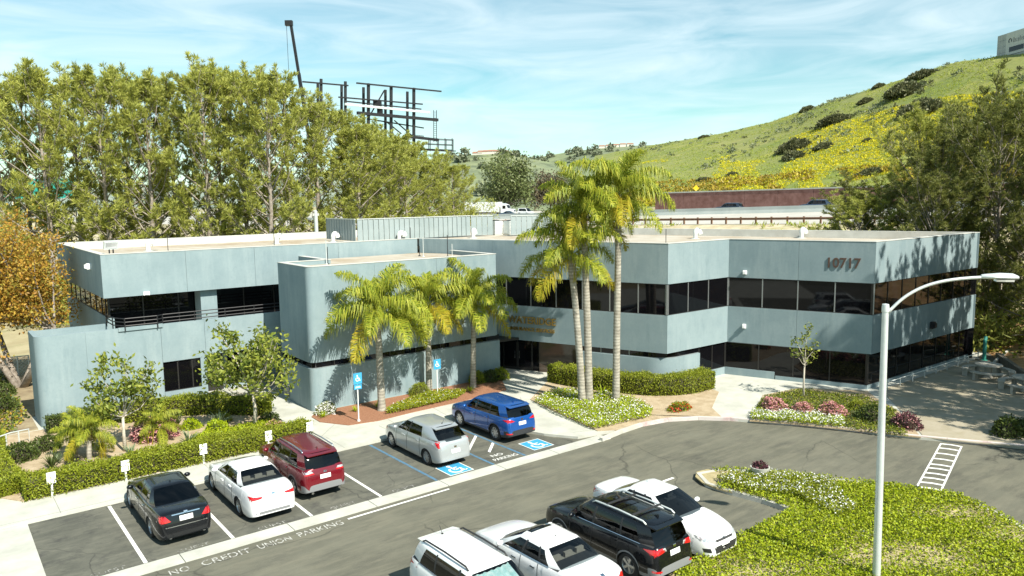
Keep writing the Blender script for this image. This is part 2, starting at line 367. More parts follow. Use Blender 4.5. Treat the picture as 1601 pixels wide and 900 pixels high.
def vnoise(P, sc, seed=0):
    """cheap smooth value noise in 2-D/3-D from a few sines"""
    r = np.random.default_rng(seed); o = np.zeros(len(P))
    for k in range(6):
        d = r.normal(size=P.shape[1]); d /= np.linalg.norm(d); o += np.sin(P@d*sc*(1+.55*k)+r.random()*6.28)/(1+.4*k)
    return o/2.6

# ================================================================== SETTING
# z levels: ground 0, asphalt .01, markings +4 mm, slabs .12, beds .15
def gridsheet(name, x0, x1, y0, y1, nx, ny, fz, m):
    X, Y = np.meshgrid(np.linspace(x0, x1, nx), np.linspace(y0, y1, ny)); V = np.stack([X.ravel(), Y.ravel(), np.zeros(X.size)], 1); V[:, 2] = fz(V)
    i = np.arange(nx*ny).reshape(ny, nx); Fq = np.stack([i[:-1, :-1], i[:-1, 1:], i[1:, 1:], i[1:, :-1]], -1).reshape(-1, 4)
    return tag(link(name, fastmesh(name, V, Fq, [m], smooth=True)), kind='structure')
sheet('ground', [(-3000, -3000), (5000, -3000), (5000, 5000), (-3000, 5000)], -.03, dry)
sheet('road', [(-40, -40), (70, -40), (70, 26), (-40, 26)], .01, asphalt)
sheet('parking_bay_surface', [(2.12, 23.75), (22.2, 23.75), (21.4, 25.2), (20.9, 27), (20.9, 29.4), (2.12, 29.4)], .016, stallasph)

# concrete gutter between the bays and the lane, laid in lengths with open joints
xs = [-12, -6.5, -1.0, 2.1, 5.5, 8.9, 11.9, 14.9, 17.6, 20.4, 23.5]
for a, b in zip(xs, xs[1:]):
    tag(MB().box(a+.012, b-.012, 23.08, 23.74, -.02, .034).build('gutter_slab', concrete), kind='structure')

kerb_px = [(942, 690), (985, 672), (1020, 662), (1060, 657), (1100, 656), (1135, 657), (1172, 660), (1230, 664), (1300, 671), (1370, 679), (1440, 687), (1520, 694), (1601, 702)]
kpts = [tuple(at(*p, .02)[:2]) for p in kerb_px]
kpts = kpts+[(39.0, 6.0), (43, -2), (47, -12)]
# pavement slab round the building
slab = [(-9, 29.35), (20.75, 29.35), (20.85, 27.2), (21.5, 25.3), (22.35, 24.0)]+[(23.55, 23.76)]+kpts[1:]+[(70, -12), (70, 16), (58, 24), (50, 45), (40, 60), (-9, 60)]
sheet('pavement', slab, .12, concrete, th=.14)
# scored joints of the pavement: thin dark grooves
jm = mat('joint_mat', (.22, .22, .19), .9)
mb = MB()
for x in np.arange(-7.5, 21, 2.65): mb.box(x, x+.018, 29.4, 31.25, .1205, .1235)
mb.box(-8.9, 13.2, 29.52, 29.535, .1205, .1235)
for q in ((13.6, 31.5, 15.0, 33.0), (17.0, 29.6, 17.2, 31.9), (19.6, 29.6, 20.0, 32.6), (22.2, 27.2, 24.6, 30.9), (22.6, 24.6, 23.6, 24.2)):
    mb.seg((q[0], q[1], .122), (q[2], q[3], .122), .018, .003)
structure('pavement_joint', mb, jm)
# kerb stones along the turning circle
def kerbrun(name, pts, m0, w=.17, z1=.165, z0=-.02, step=1, m1=None, red=()):
    pts = np.array(pts, float); n = len(pts)
    T = np.gradient(pts, axis=0); T /= np.linalg.norm(T, axis=1)[:, None]; Nn = np.stack([-T[:, 1], T[:, 0]], 1)
    A = pts; B = pts+Nn*w
    for i in range(n-1):
        g = .006*(B[i+1]-B[i])/np.linalg.norm(pts[i+1]-pts[i])
        mb = MB().prism([A[i]+g, A[i+1]-g, B[i+1]-g, B[i]+g], z0, z1)
        tag(mb.build(name, m1 if (m1 and i in red) else m0), kind='structure')
def resample(pts, d):
    pts = np.array(pts, float); L_ = np.r_[0, np.cumsum(np.linalg.norm(np.diff(pts, axis=0), axis=1))]
    s = np.linspace(0, L_[-1], max(2, int(L_[-1]/d)+1)); return np.stack([np.interp(s, L_, pts[:, i]) for i in range(pts.shape[1])], 1)
def smooth(pts, it=2):
    pts = [np.array(p, float) for p in pts]
    for _ in range(it):
        q = [pts[0]]
        for a, b in zip(pts, pts[1:]): q += [a*.75+b*.25, a*.25+b*.75]
        pts = q+[pts[-1]]
    return pts
kk = resample(smooth(kpts, 2), 1.5)
kerbrun('kerb', kk, kerbm, m1=kerbred, red=range(2, 40))
# drain holes through the kerb below the walkway
mb = MB()
for px in (1117, 1126, 1137, 1147, 1163, 1173):
    q = at(px, 658, .08); mb.lathe([(0, 0), (.07, 0)], 10, axis='z', c=(q[0], q[1], 0))
# markings -----------------------------------------------------------
def mark(name, poly, m, z=.022): return sheet(name, poly, z, m)
for i, x in enumerate((4.57, 7.15, 9.80, 12.45)): mark('parking_line', [(x-.055, 23.8), (x+.055, 23.8), (x+.055, 29.25), (x-.055, 29.25)], whitepaint)
for x in (14.85, 17.55, 19.2): mark('accessible_bay_line', [(x-.06, 23.8), (x+.06, 23.8), (x+.06, 29.25), (x-.06, 29.25)], bluefade)
for a, b in (((17.62, 25.75), (19.15, 27.3)), ((18.3, 25.15), (19.15, 26.0)), ((17.62, 27.2), (19.15, 28.75))):
    mark('hatch_line', [(a[0], a[1]-.09), (b[0], b[1]-.09), (b[0], b[1]+.09), (a[0], a[1]+.09)], whitepaint)
mark('lane_line', [(10.65, 22.74), (14.75, 22.78), (14.75, 22.87), (10.65, 22.84)], whitepaint, .015)
mark('lane_line', [(3.3, 22.66), (4.5, 22.68), (4.5, 22.76), (3.3, 22.74)], wornpaint, .015)
mark('parking_line', [(21.35, 18.3), (21.95, 18.3), (21.95, 18.18), (21.35, 18.18)], whitepaint, .015)
mark('parking_line', [(19.5, 11.9), (19.61, 11.9), (19.61, 17.9), (19.5, 17.9)], whitepaint, .015)
mark('parking_line', [(16.85, 11.9), (16.96, 11.9), (16.96, 17.9), (16.85, 17.9)], whitepaint, .015)
mark('parking_line', [(14.25, 11.9), (14.36, 11.9), (14.36, 17.9), (14.25, 17.9)], whitepaint, .015)

def textmesh(s, size, ext=0., bold=0.):
    cu = bpy.data.curves.new('lettering', 'FONT'); cu.body = s; cu.size = size; cu.extrude = ext; cu.offset = bold; cu.resolution_u = 3
    ob = bpy.data.objects.new('lettering', cu); me = bpy.data.meshes.new_from_object(ob)
    bpy.data.objects.remove(ob); bpy.data.curves.remove(cu); return me
def textwidth(me):
    co = np.zeros(len(me.vertices)*3); me.vertices.foreach_get('co', co); co = co.reshape(-1, 3); return co[:, 0].min(), co[:, 0].max()
def ground_text(s, x0, x1, y, h, m, z):
    me = textmesh(s, h/.73); a, b = textwidth(me); k = (x1-x0)/(b-a)
    me.transform(Matrix.Diagonal((k, 1, 1, 1))); me.materials.append(m)
    o = link('road_lettering', me, loc=(x0-a*k, y, z)); return tag(o, kind='structure')
ground_text('NO', 4.95, 5.5, 22.50, .36, wornpaint, .016)
ground_text('CREDIT', 5.85, 7.3, 22.50, .36, wornpaint, .016)
ground_text('UNION', 7.55, 8.6, 22.50, .36, wornpaint, .016)
ground_text('PARKING', 8.85, 10.4, 22.52, .36, wornpaint, .016)
for x in (3.1, 5.5, 8.0, 10.55, 13.0): ground_text('GUEST', x, x+.95, 23.83, .24, fadedpaint, .022)
ground_text('NO', 18.05, 18.62, 24.52, .27, whitepaint, .022)
ground_text('PARKING', 17.85, 19.05, 24.07, .27, whitepaint, .022)
def isa(name, cx, cy, s, z, parent=None, frame=None):
    """wheelchair symbol in a blue square; frame: (origin, right, up, normal) for upright signs"""
    o_, r_, u_, n_ = frame or (np.array([cx, cy, z]), np.array([1., 0, 0]), np.array([0, 1., 0]), np.array([0, 0, 1.]))
    def poly(pts, d): return [o_+r_*p[0]*s+u_*p[1]*s+n_*d for p in pts]
    sq = MB(); sq.add(poly([(-.5, -.5), (.5, -.5), (.5, .5), (-.5, .5)], 0), [(0, 1, 2, 3)])
    wm = MB(); c = lambda a, r, x0, y0: (x0+r*math.cos(a), y0+r*math.sin(a))
    wm.add(poly([c(2*PI*i/12, .075, -.06, .33) for i in range(12)], .004), [tuple(range(12))])
    arc = [(math.radians(a)) for a in np.linspace(130, 390, 16)]
    A = [c(a, .27, -.02, -.12) for a in arc]; B = [c(a, .19, -.02, -.12) for a in arc]
    wm.add(poly(A+B, .004), [(i, i+1, 16+i+1, 16+i) for i in range(15)])
    for a, b, w in (((-.07, .25), (-.02, -.08), .09), ((-.03, .10), (.16, .10), .06), ((-.02, -.08), (.17, -.08), .08), ((.15, -.06), (.25, -.32), .075), ((.24, -.32), (.36, -.27), .06)):
        d = norm(np.array(b)-np.array(a)); q = np.array([-d[1], d[0]])*w/2
        wm.add(poly([np.array(a)+q, np.array(a)-q, np.array(b)-q, np.array(b)+q], .006), [(0, 1, 2, 3)])
    bd = MB()
    for (x0, x1, y0, y1) in ((-.5, .5, -.5, -.465), (-.5, .5, .465, .5), (-.5, -.465, -.465, .465), (.465, .5, -.465, .465)):
        bd.add(poly([(x0, y0), (x1, y0), (x1, y1), (x0, y1)], .004), [(0, 1, 2, 3)])
    return sq, wm, bd
for cx, cy in ((16.06, 24.42), (20.45, 24.62)):
    a, b, d = isa('x', cx, cy, 1.12, .022); structure('accessible_symbol', a, bluepaint); structure('accessible_symbol', b, whitepaint); structure('accessible_symbol', d, whitepaint)
# ladder crossing on the right
A0, A1, B0, B1 = (np.array(at(*p)[:2]) for p in ((1470, 693), (1505, 698), (1428, 768), (1470, 774)))
def lp(u, v): return (A0*(1-u)+A1*u)*(1-v)+(B0*(1-u)+B1*u)*v
for u in (0, .92): mark('crossing_line', [lp(u, 0), lp(u+.08, 0), lp(u+.08, 1), lp(u, 1)], whitepaint, .016)
for v in (.0, .10, .22, .34, .46, .54, .64, .73, .82, .91, .98):
    mark('crossing_line', [lp(.08, v), lp(.5, v-.008), lp(.92, v), lp(.92, v+.022), lp(.5, v+.014), lp(.08, v+.022)], whitepaint, .016)
# left apron and path
sheet('driveway_apron', [(-14, 15), (2.12, 15), (2.12, 29.33), (-14, 29.33)], .03, concrete)
# planting beds
def bed(name, poly, m, z=.15): return sheet(name, poly, z, m, th=.05)
bedL = [(2.2, 31.4), (13.0, 31.4), (13.3, 33.4), (12.6, 38.6), (11.5, 38.9), (11.5, 41.0), (3.9, 41.0), (1.8, 41.0), (.6, 38), (.5, 34)]
bed('planting_bed', bedL, soil)
bed('planting_bed', [(-14, 40.9), (1.5, 41.2), (3.75, 41.2), (3.75, 43.95), (7.1, 43.95), (7.1, 62), (-14, 62)], mat('shaded_soil_mat', (.20, .15, .09), .95, col2=(.34, .28, .17), scale=1.5, bump=.5, bscale=14))  # soil colour darkened in place of shade along the left side
bedM = [at(*p, .15)[:2] for p in ((487, 651), (500, 659), (545, 664), (592, 657), (640, 645), (720, 627), (792, 609))]+[(26.6, 35.3), (15.0, 35.3)]
bed('mulch_bed', bedM, mulch)
bedR = [at(*p, .15)[:2] for p in ((829, 624), (868, 643), (934, 673))]+[tuple(p+np.array([.02, .2])) for p in kk[1:6]]+[tuple(at(1130, 653, .15)[:2]), tuple(at(1113, 637, .15)[:2]), tuple(at(1124, 612, .15)[:2]), (33.9, 26.6), (31.8, 26.6), (29.4, 32.3), (28.0, 32.6)]
bed('planting_bed', bedR, soil)
bedF = [tuple(at(*p, .15)[:2]) for p in ((1172, 657), (1230, 661), (1300, 668), (1440, 683), (1405, 642), (1370, 622))]+[(39.4, 19.6)]+[tuple(at(*p, .15)[:2]) for p in ((1250, 606), (1193, 617))]
bed('planting_bed', bedF, soil)
patiom = mat('patio_mat', (.30, .265, .185), .9, col2=(.38, .34, .26), scale=1.0, extra=second_noise((.30, .25, .15), 3, .5, .8, .5))
sheet('patio', [tuple(at(*p, .14)[:2]) for p in ((1412, 645), (1445, 683), (1520, 691), (1601, 699))]+[(40, 5), (58, 5), (56, 19.0), (40.2, 19.3)], .14, patiom, th=.04)
# island of ground cover
isl_px = [(1237, 803), (1200, 790), (1160, 779), (1120, 769), (1098, 760), (1087, 751), (1089, 743), (1105, 739), (1130, 739), (1180, 741), (1250, 748), (1340, 757), (1440, 772), (1500, 783), (1545, 799), (1580, 818), (1610, 838)]
islp = [tuple(at(*p)[:2]) for p in isl_px]
ikerb = resample(smooth(islp, 2), 1.1)
kerbrun('kerb', ikerb[::-1], kerbm, z1=.17)
isl = islp+[(28.5, 5.5), (24, 4.0), (17.5, 8.5), (15.2, 10.6), tuple(at(1045, 900, .1)[:2]), tuple(at(1150, 843, .1)[:2])]
islandpoly = isl
bed('island_bed', isl, mat('island_soil_mat', (.30, .25, .12), .95, col2=(.45, .38, .22), scale=2.0, bump=.5, bscale=14))

# ------------------------------------------------------------------ terrain behind: freeway bank, freeway, hill, far hills
def ew(X, Z): return FW*Z+RT*X           # point given right / forward distance
FA, FB = ew(35.7, 86)[:2], ew(17.8, 101.5)[:2]; FD = (FB-FA)/np.linalg.norm(FB-FA); FN = np.array([FD[1], -FD[0]])  # FN points away from the building
def fz(s): return 7.2-.018*np.clip(s, -40, 125)
def fsup(s, n): return .035*np.clip(n, 0, 28)*np.clip(1-s/115, 0, 1)
def fpt(s, n, z=0): q = FA+FD*s+FN*n; return np.array([q[0], q[1], z])
def bank_z(V):
    q = V[:, :2]-FA; s = q@FD; n = q@FN
    t = np.clip((n+24)/22, 0, 1); b = fz(s)*t*t*(3-2*t)-.06*(t <= 0)
    return np.where(n > -1.2, fz(s)-.05, b)-.02+.12*vnoise(V[:, :2], .9)*(t > .02)*(n < -1.5)
bankm = mat('bank_mat', (.40, .33, .20), .95, col2=(.52, .45, .31), scale=.8, bump=.5, bscale=5, extra=second_noise((.20, .22, .05), .35, .5, .68, .8))
def sngrid(name, s0, s1, n0, n1, ns, nn, zf, m):
    S, Nn = np.meshgrid(np.linspace(s0, s1, ns), np.linspace(n0, n1, nn)); xy = FA+S.ravel()[:, None]*FD+Nn.ravel()[:, None]*FN
    V = np.c_[xy, np.zeros(len(xy))]; V[:, 2] = zf(V); i = np.arange(ns*nn).reshape(nn, ns)
    Fq = np.stack([i[:-1, :-1], i[1:, :-1], i[1:, 1:], i[:-1, 1:]], -1).reshape(-1, 4)
    return tag(link(name, fastmesh(name, V, Fq, [m], smooth=True)), kind='structure')
sngrid('freeway_bank', -90, 330, -30, 3, 220, 40, bank_z, bankm)
def road_z(V):
    q = V[:, :2]-FA; s = q@FD; n = q@FN; return fz(s)+fsup(s, n)
sngrid('freeway', -90, 330, -.8, 56, 90, 24, road_z, roadfar)
def far_z(V): return fz((V[:, :2]-FA)@FD)+0*V[:, 0]
sngrid('freeway', 76, 330, 56, 150, 40, 12, far_z, roadfar)
def fwz(s, n): return float(fz(s)+fsup(s, n))
mb = MB()
for s in np.arange(-80, 320, 12): 
    for n in (9.5, 13.2, 17): mb.add([fpt(s+ds, n+dn, fwz(s+ds, n+dn)+.006) for ds, dn in ((0, 0), (4, 0), (4, .15), (0, .15))], [(0, 1, 2, 3)])
structure('lane_line', mb, whitepaint)
# median barrier of cast lengths
for s in np.arange(-80, 200, 8):
    mb = MB(); n = 26.5
    V = [fpt(s+ds, n+dn, fwz(s+ds, n)+h) for ds in (.01, 7.99) for dn, h in ((-.35, -.1), (-.12, .5), (-.08, 1.0), (.08, 1.0), (.12, .5), (.35, -.1))]
    mb.add(V, [tuple(range(6)), tuple(range(6, 12))]+[(i, (i+1) % 6, 6+(i+1) % 6, 6+i) for i in range(6)])
    o = mb.build('median_barrier', barrierm); tag(o, kind='structure')
# sound wall: wall with pilaster panels and cap
SWN = 41.0
def swtop(s): return 10.9-.014*s+.6
swr = thing('sound_wall', fpt(-40, SWN, 7.5), 'long brown masonry sound wall with pale cap along the far side of the freeway', 'wall')
OR = np.array(swr.location)
for s in np.arange(-62, 46, 6):
    V = [fpt(s+ds, SWN+dn, z) for z in (0, 1) for dn in (0, .4) for ds in (.02, 5.98)]
    for k, q in enumerate(V): q[2] = 7.0 if k < 4 else swtop(s+(5.98 if k % 2 else .02))
    mb = MB().add(V, [(0, 1, 3, 2), (4, 5, 7, 6), (0, 1, 5, 4), (1, 3, 7, 5), (3, 2, 6, 7), (2, 0, 4, 6)]); mb.build('panel', brickm, swr, OR)
    c = [fpt(s+ds, SWN+dn, swtop(s+ds)+h) for h in (.002, .22) for dn in (-.08, .48) for ds in (.0, 6)]
    MB().add(c, [(0, 1, 3, 2), (4, 5, 7, 6), (0, 1, 5, 4), (1, 3, 7, 5), (3, 2, 6, 7), (2, 0, 4, 6)]).build('cap', concrete, swr, OR)

# hill on the right: foot, crest and back of the slope by bearing
sk = np.array([(930, 243), (990, 233), (1050, 221), (1100, 213), (1141, 205), (1200, 191), (1250, 174), (1300, 155), (1350, 141), (1400, 124), (1450, 107), (1500, 96), (1541, 89), (1601, 84), (1700, 72), (1850, 64), (2050, 60)], float)
HU = np.linspace(930, 2050, 225); HVn = 60
def hill_pt(u, v):
    """u: bearing pixel, v 0 foot .. 1 crest .. 1.4 back"""
    sy = np.interp(u, sk[:, 0], sk[:, 1]); dc = np.interp(u, [930, 1100, 1350, 1601, 2050], [520, 400, 300, 235, 190])
    d0 = ray(u, 300); d0 = d0[:2]/math.hypot(d0[0], d0[1])
    # foot where the bearing crosses the line behind the sound wall
    k = d0@FN; df = ((FA@FN)+SWN+.6)/k if k > .05 else 400
    df = min(df, dc-60)
    top = far(u, sy, dc)[2]; zf_ = 8.3
    if v <= 1: d = df+(dc-df)*v; z = zf_+(top-zf_)*(.86*v+.14*math.sin(v*PI/2)**2) 
    else: d = dc+(v-1)*150; z = top-(v-1)**2*60
    return np.array([d0[0]*d, d0[1]*d, z])
V = np.array([hill_pt(u, v) for v in np.r_[np.linspace(0, 1, 46), np.linspace(1.03, 1.4, 8)] for u in HU])
V[:, 2] += (.55*vnoise(V[:, :2], .10, 3)+.3*vnoise(V[:, :2], .3, 4))*np.repeat(np.r_[np.linspace(0, 1, 46)*np.linspace(1, .5, 46), np.zeros(8)], len(HU))
i = np.arange(54*len(HU)).reshape(54, len(HU)); HF = np.stack([i[:-1, :-1], i[:-1, 1:], i[1:, 1:], i[1:, :-1]], -1).reshape(-1, 4)
hillm = mat('hill_mat', (.15, .19, .03), .95, col2=(.25, .25, .07), scale=.05, bump=.6, bscale=1.5, extra=chain(second_noise((.33, .28, .13), .09, .55, .72, .8), second_noise((.18, .23, .03), .4, .5, .7, .6), second_noise((.36, .33, .04), .06, .55, .7, .7), second_noise((.085, .10, .025), .9, .5, .68, .6), second_noise((.36, .30, .16), .14, .62, .72, .7)))
tag(link('hill', fastmesh('hill', V, HF, [hillm], smooth=True)), kind='structure')
HBVH = BVHTree.FromPolygons([tuple(p) for p in V], [tuple(q) for q in HF.tolist()])
def on_hill(px, py):
    d = Vector(ray(px, py)).normalized(); h = HBVH.ray_cast(Vector((0, 0, CAMH)), d); return np.array(h[0]) if h[0] else None
# far hills
def farhill(name, pts, dist, base, m, amp=3, seed=0):
    us = np.linspace(pts[0][0], pts[-1][0], 160); pts = np.array(pts, float); rows = []
    for v in np.linspace(0, 1, 20):
        for u in us:
            y = np.interp(u, pts[:, 0], pts[:, 1]); top = far(u, y, dist)[2]; d = dist*(.62+.38*v); q = far(u, 300, d); q[2] = base+(top-base)*v**1.1; rows.append(q)
    V = np.array(rows); V[:, 2] += amp*vnoise(V[:, :2], 12/dist, seed)*np.repeat(np.sin(np.linspace(0, 1, 20)*PI), 160)
    i = np.arange(20*160).reshape(20, 160); Fq = np.stack([i[:-1, :-1], i[:-1, 1:], i[1:, 1:], i[1:, :-1]], -1).reshape(-1, 4)
    tag(link(name, fastmesh(name, V, Fq, [m], smooth=True)), kind='structure')
    return V
fhm = mat('far_hill_mat', (.20, .24, .11), .95, col2=(.14, .17, .10), scale=.012, extra=chain(second_noise((.26, .27, .15), .008, .5, .65, .7), second_noise((.07, .09, .05), .03, .52, .62, .8), second_noise((.10, .12, .07), .09, .5, .65, .6)))
farhill('far_hill', [(560, 262), (660, 250), (720, 243), (780, 240), (830, 246), (880, 258), (940, 266), (1020, 270)], 900, 0, fhm, 6, 2)
farhill('far_hill', [(780, 262), (840, 246), (880, 239), (930, 232), (1000, 227), (1100, 224), (1250, 224), (1500, 224)], 1300, 0, fhm, 16, 5)
farhill('far_hill', [(-420, 296), (-200, 290), (100, 296), (300, 292), (560, 268), (700, 262)], 1700, 0, mat('distant_hill_mat', (.26, .30, .24), .95, col2=(.20, .24, .19), scale=.006), 8, 9)

# ================================================================== OFFICE BUILDING
A_, B_, C0, C1, D_ = (25.55, 42.4), (31.8, 27.0), (37.12, 26.95), (39.82, 19.7), (52.6, 19.5)
BO = np.array([24.0, 42.0, 0.])
bld = thing('office_building', BO, 'two storey blue grey stucco office building with dark window bands and angled wings', 'building')
def inset(pts, t):
    """offset an open polyline to its left by t with mitres"""
    P = np.array(pts, float); n = len(P); o = []
    for i in range(n):
        ds = []
        if i > 0: ds.append(norm(P[i]-P[i-1]))
        if i < n-1: ds.append(norm(P[i+1]-P[i]))
        ns = [np.array([-d[1], d[0]]) for d in ds]
        m = norm(sum(ns)); o.append(P[i]+m*t/max(.3, float(m@ns[0])))
    return np.array(o)
def wall(pts, z0, z1, m=None, t=.3, name='wall_panel', joints=True, smoothit=False, parent=None, gap=.006):
    """wall pieces along a polyline, outside on its right-hand side; one object per straight piece, or one for a curve"""
    m = m or stucco; P = np.array(pts, float); Q = inset(P, t); objs = []
    if smoothit:
        mb = MB(); n = len(P)
        Vs = [(*P[i], z0) for i in range(n)]+[(*P[i], z1) for i in range(n)]+[(*Q[i], z0) for i in range(n)]+[(*Q[i], z1) for i in range(n)]
        Fs = []
        for i in range(n-1): Fs += [(i, i+1, n+i+1, n+i), (2*n+i+1, 2*n+i, 3*n+i, 3*n+i+1), (n+i, n+i+1, 3*n+i+1, 3*n+i), (i+1, i, 2*n+i, 2*n+i+1)]
        Fs += [(0, n, 3*n, 2*n), (n-1, 3*n-1, 4*n-1, 2*n-1)]
        mb.add(Vs, Fs); objs.append(mb.build(name, m, parent or bld, BO, smooth=True, sharp=35)); return objs
    for i in range(len(P)-1):
        d = norm(P[i+1]-P[i])*gap
        mb = MB().prism([P[i]+d, P[i+1]-d, Q[i+1]-d, Q[i]+d], z0, z1); objs.append(mb.build(name, m, parent or bld, BO))
    return objs
def lerp2(a, b, t): return tuple(np.array(a)*(1-t)+np.array(b)*t)
def split(a, b, w):
    L_ = math.dist(a, b); n = max(1, round(L_/w)); return [lerp2(a, b, i/n) for i in range(n+1)]
def arc(c, r, a0, a1, n=9): return [(c[0]+r*math.cos(math.radians(a)), c[1]+r*math.sin(math.radians(a))) for a in np.linspace(a0, a1, n)]
def glazing(a, b, z0, z1, setb, w, pane=None, frame=None, sills=True, mw=.06):
    """row of panes with mullions from a to b, set back behind the wall line"""
    a, b = np.array(a, float), np.array(b, float); d = norm(b-a); nl = np.array([-d[1], d[0]]); a = a+nl*setb; b = b+nl*setb
    pts = split(a, b, w); frame = frame or alum
    for p, q in zip(pts, pts[1:]):
        p, q = np.array(p)+d*mw/2, np.array(q)-d*mw/2
        MB().prism([p, q, q+nl*.03, p+nl*.03], z0+.04, z1-.04).build('pane', pane or darkglass, bld, BO)
    for p in pts:
        p = np.array(p); MB().prism([p-d*mw*.5-nl*.03, p+d*mw*.5-nl*.03, p+d*mw*.5+nl*.07, p-d*mw*.5+nl*.07], z0+.041, z1-.041).build('mullion', frame, bld, BO)
    for z in (z0, z1-.04): MB().prism([a-nl*.02, b-nl*.02, b+nl*.08, a+nl*.08], z, z+.04).build('frame_rail', bronze, bld, BO)
ZB, ZC, ZW1, ZW2, ZT = 2.07, 1.74, 4.18, 5.9, 8.1
# --- upper parapet band of the angled wing (outside lies to the right when walking A>B>C0>C1>D)
up = [A_]+split(A_, B_, 5.5)[1:]+[C0]+split(C0, C1, 4.1)[1:]+split(C1, D_, 4.4)[1:]
# extend A_ up to the left wing face
wall(up, ZW2, ZT)
lowA = (26.55, 39.95)
lo_ = [lowA]+split(lowA, B_, 4.6)[1:]+[C0]+split(C0, C1, 4.1)[1:]+split(C1, D_, 4.4)[1:]
wall(lo_, ZB, ZW1)
wall([D_, (44.9, 41.0)], ZB, ZW1); wall([D_, (44.9, 41.0)], ZW2, ZT); wall([D_, (44.9, 41.0)], 0, ZB, darkglass)
glazing((26.7, 39.55), B_, ZW1, ZW2, .07, 1.72); glazing(B_, C0, ZW1, ZW2, .07, 1.75); glazing(C0, C1, ZW1, ZW2, .07, 1.72); glazing(C1, D_, ZW1, ZW2, .07, 1.55, frame=bronze)
# soffit and slab bands so that the window bands close
def cap(poly, z0, z1, m, name): return MB().prism(poly, z0, z1).build(name, m, bld, BO)
core = [(27.2, 40.5), (32.1, 27.55), (37.4, 27.5), (40.2, 20.3), (52.1, 20.1), (44.5, 40.6), (29, 40.6)]
cap(core, ZB+.01, ZB+.2, bronze, 'soffit'); cap(core, ZW1-.3, ZW1-.1, bronze, 'floor_slab'); cap(core, ZW2+.02, ZW2+.2, bronze, 'soffit')
blackin = mat('dark_room_mat', (.012, .012, .012), .9)
cap([(29.3, 38.9), (32.4, 28.0), (37.7, 28.0), (40.5, 20.9), (51.6, 20.6), (44.1, 40.2), (29.3, 40.2)], .05, 5.9, blackin, 'room_core')
# --- lower storey of the angled wing
lwA = (29.75, 32.05)
dA = norm(np.array(B_)-np.array(lwA))
cor = np.array(B_)
r_ = 1.15
lw = [lwA, tuple(cor-dA*r_)]+[tuple((1-t)**2*(cor-dA*r_)+2*t*(1-t)*cor+t*t*(cor+np.array([r_, 0]))) for t in np.linspace(.12, 1, 9)]+[(34.6, 26.95)]
wall(lw, 0, ZC, smoothit=True)
lwi = [tuple(p) for p in inset(lw, .13)]
wall(lwi, ZC, ZB, darkglass, t=.05, smoothit=True, name='strip_window')
wall([tuple(p) for p in inset(lw, .11)], ZC+.001, ZC+.03, alum, t=.06, smoothit=True, name='sill_trim')
for t in (.35, .75): 
    p = np.array(lwA)*(1-t)+(cor-dA*r_)*t; nl = np.array([-dA[1], dA[0]]); p = p+nl*.1
    MB().prism([p-dA*.03, p+dA*.03, p+dA*.03+nl*.05, p-dA*.03+nl*.05], ZC+.03, ZB).build('mullion', alum, bld, BO)
# glass ground floor on the right
G0, G1, G2, G3 = (34.66, 27.05), (37.05, 27.03), (39.74, 19.82), (52.5, 19.62)
glazing(G0, G1, .55, ZB, .05, 1.2, frame=bronze); glazing(G1, G2, .34, ZB, .05, 1.72, frame=bronze); glazing(G2, G3, .34, ZB, .05, 1.6, frame=bronze)
wall([G0, G1, lerp2(G1, G2, .37)], .05, .55, stucco, t=.2, name='sill_wall')
wall([lerp2(G1, G2, .375), G2, G3], .05, .34, stucco, t=.2, name='sill_wall')
# --- column block in the middle with a ribbon window
cb0, cbr = (14.92, 35.42), .32
front_r_up, front_r_lo = (28.36, 35.42), (26.7, 35.42)
def cbline(xr, n=9): return [(14.92, 39.25), (14.92, 35.42+cbr)]+arc((14.92+cbr, 35.42+cbr), cbr, 180, 270, n)[1:]
cl = cbline(0)
cback = [(17.5, 42.6), (17.5, 39.25), (14.92, 39.25)]
wall(cback, 2.62, 7.42); wall(cback, 0, 2.30); wall([tuple(p) for p in inset(cback, .14)], 2.30, 2.62, darkglass, t=.06, name='strip_window')
wall([cl[0], cl[1]], 2.62, 7.42); wall(cl[1:]+[(18.6, 35.42)], 2.62, 7.42, smoothit=True); wall([(18.6, 35.42), (22.4, 35.42), (26.5, 35.42), (26.5, 39.7)], 2.62, 7.42)
wall([cl[0], cl[1]], 0, 2.30); wall(cl[1:]+[(18.6, 35.42)], 0, 2.30, smoothit=True); wall([(18.6, 35.42), (22.4, 35.42), front_r_lo], 0, 2.30)
wall([front_r_lo, (26.7, 38.2)], 0, 2.30)
strip = cl+[(26.75, 35.42)]
si = [tuple(p) for p in inset(strip, .14)]
wall(si, 2.30, 2.62, darkglass, t=.06, smoothit=True, name='strip_window')
wall([tuple(p) for p in inset(strip, .12)], 2.301, 2.33, alum, t=.05, smoothit=True, name='sill_trim')
for x in np.arange(16.2, 26.6, 1.6): MB().box(x-.025, x+.025, 35.51, 35.57, 2.33, 2.619).build('mullion', bronze, bld, BO)
cap([(15.3, 35.9), (26.2, 35.9), (26.2, 41.9), (17.9, 41.9), (17.9, 38.8), (15.3, 38.8)], 2.625, 2.8, bronze, 'soffit')
cap([(15.35, 36.0), (26.3, 36.0), (26.3, 41.9), (17.95, 41.9), (17.95, 38.75), (15.35, 38.75)], .05, 2.62, blackin, 'room_core')
cap([(15.21, 35.75), (26.3, 35.75), (26.3, 40.2), (25.5, 42.3), (17.79, 42.3), (17.79, 38.96), (15.21, 38.96)], 6.9, 7.2, rooftop, 'roof')
mb = MB().box(14.86, 14.915, 38.4, 39.1, .35, .85); mb.build('vent_grille', greyplastic, bld, BO)
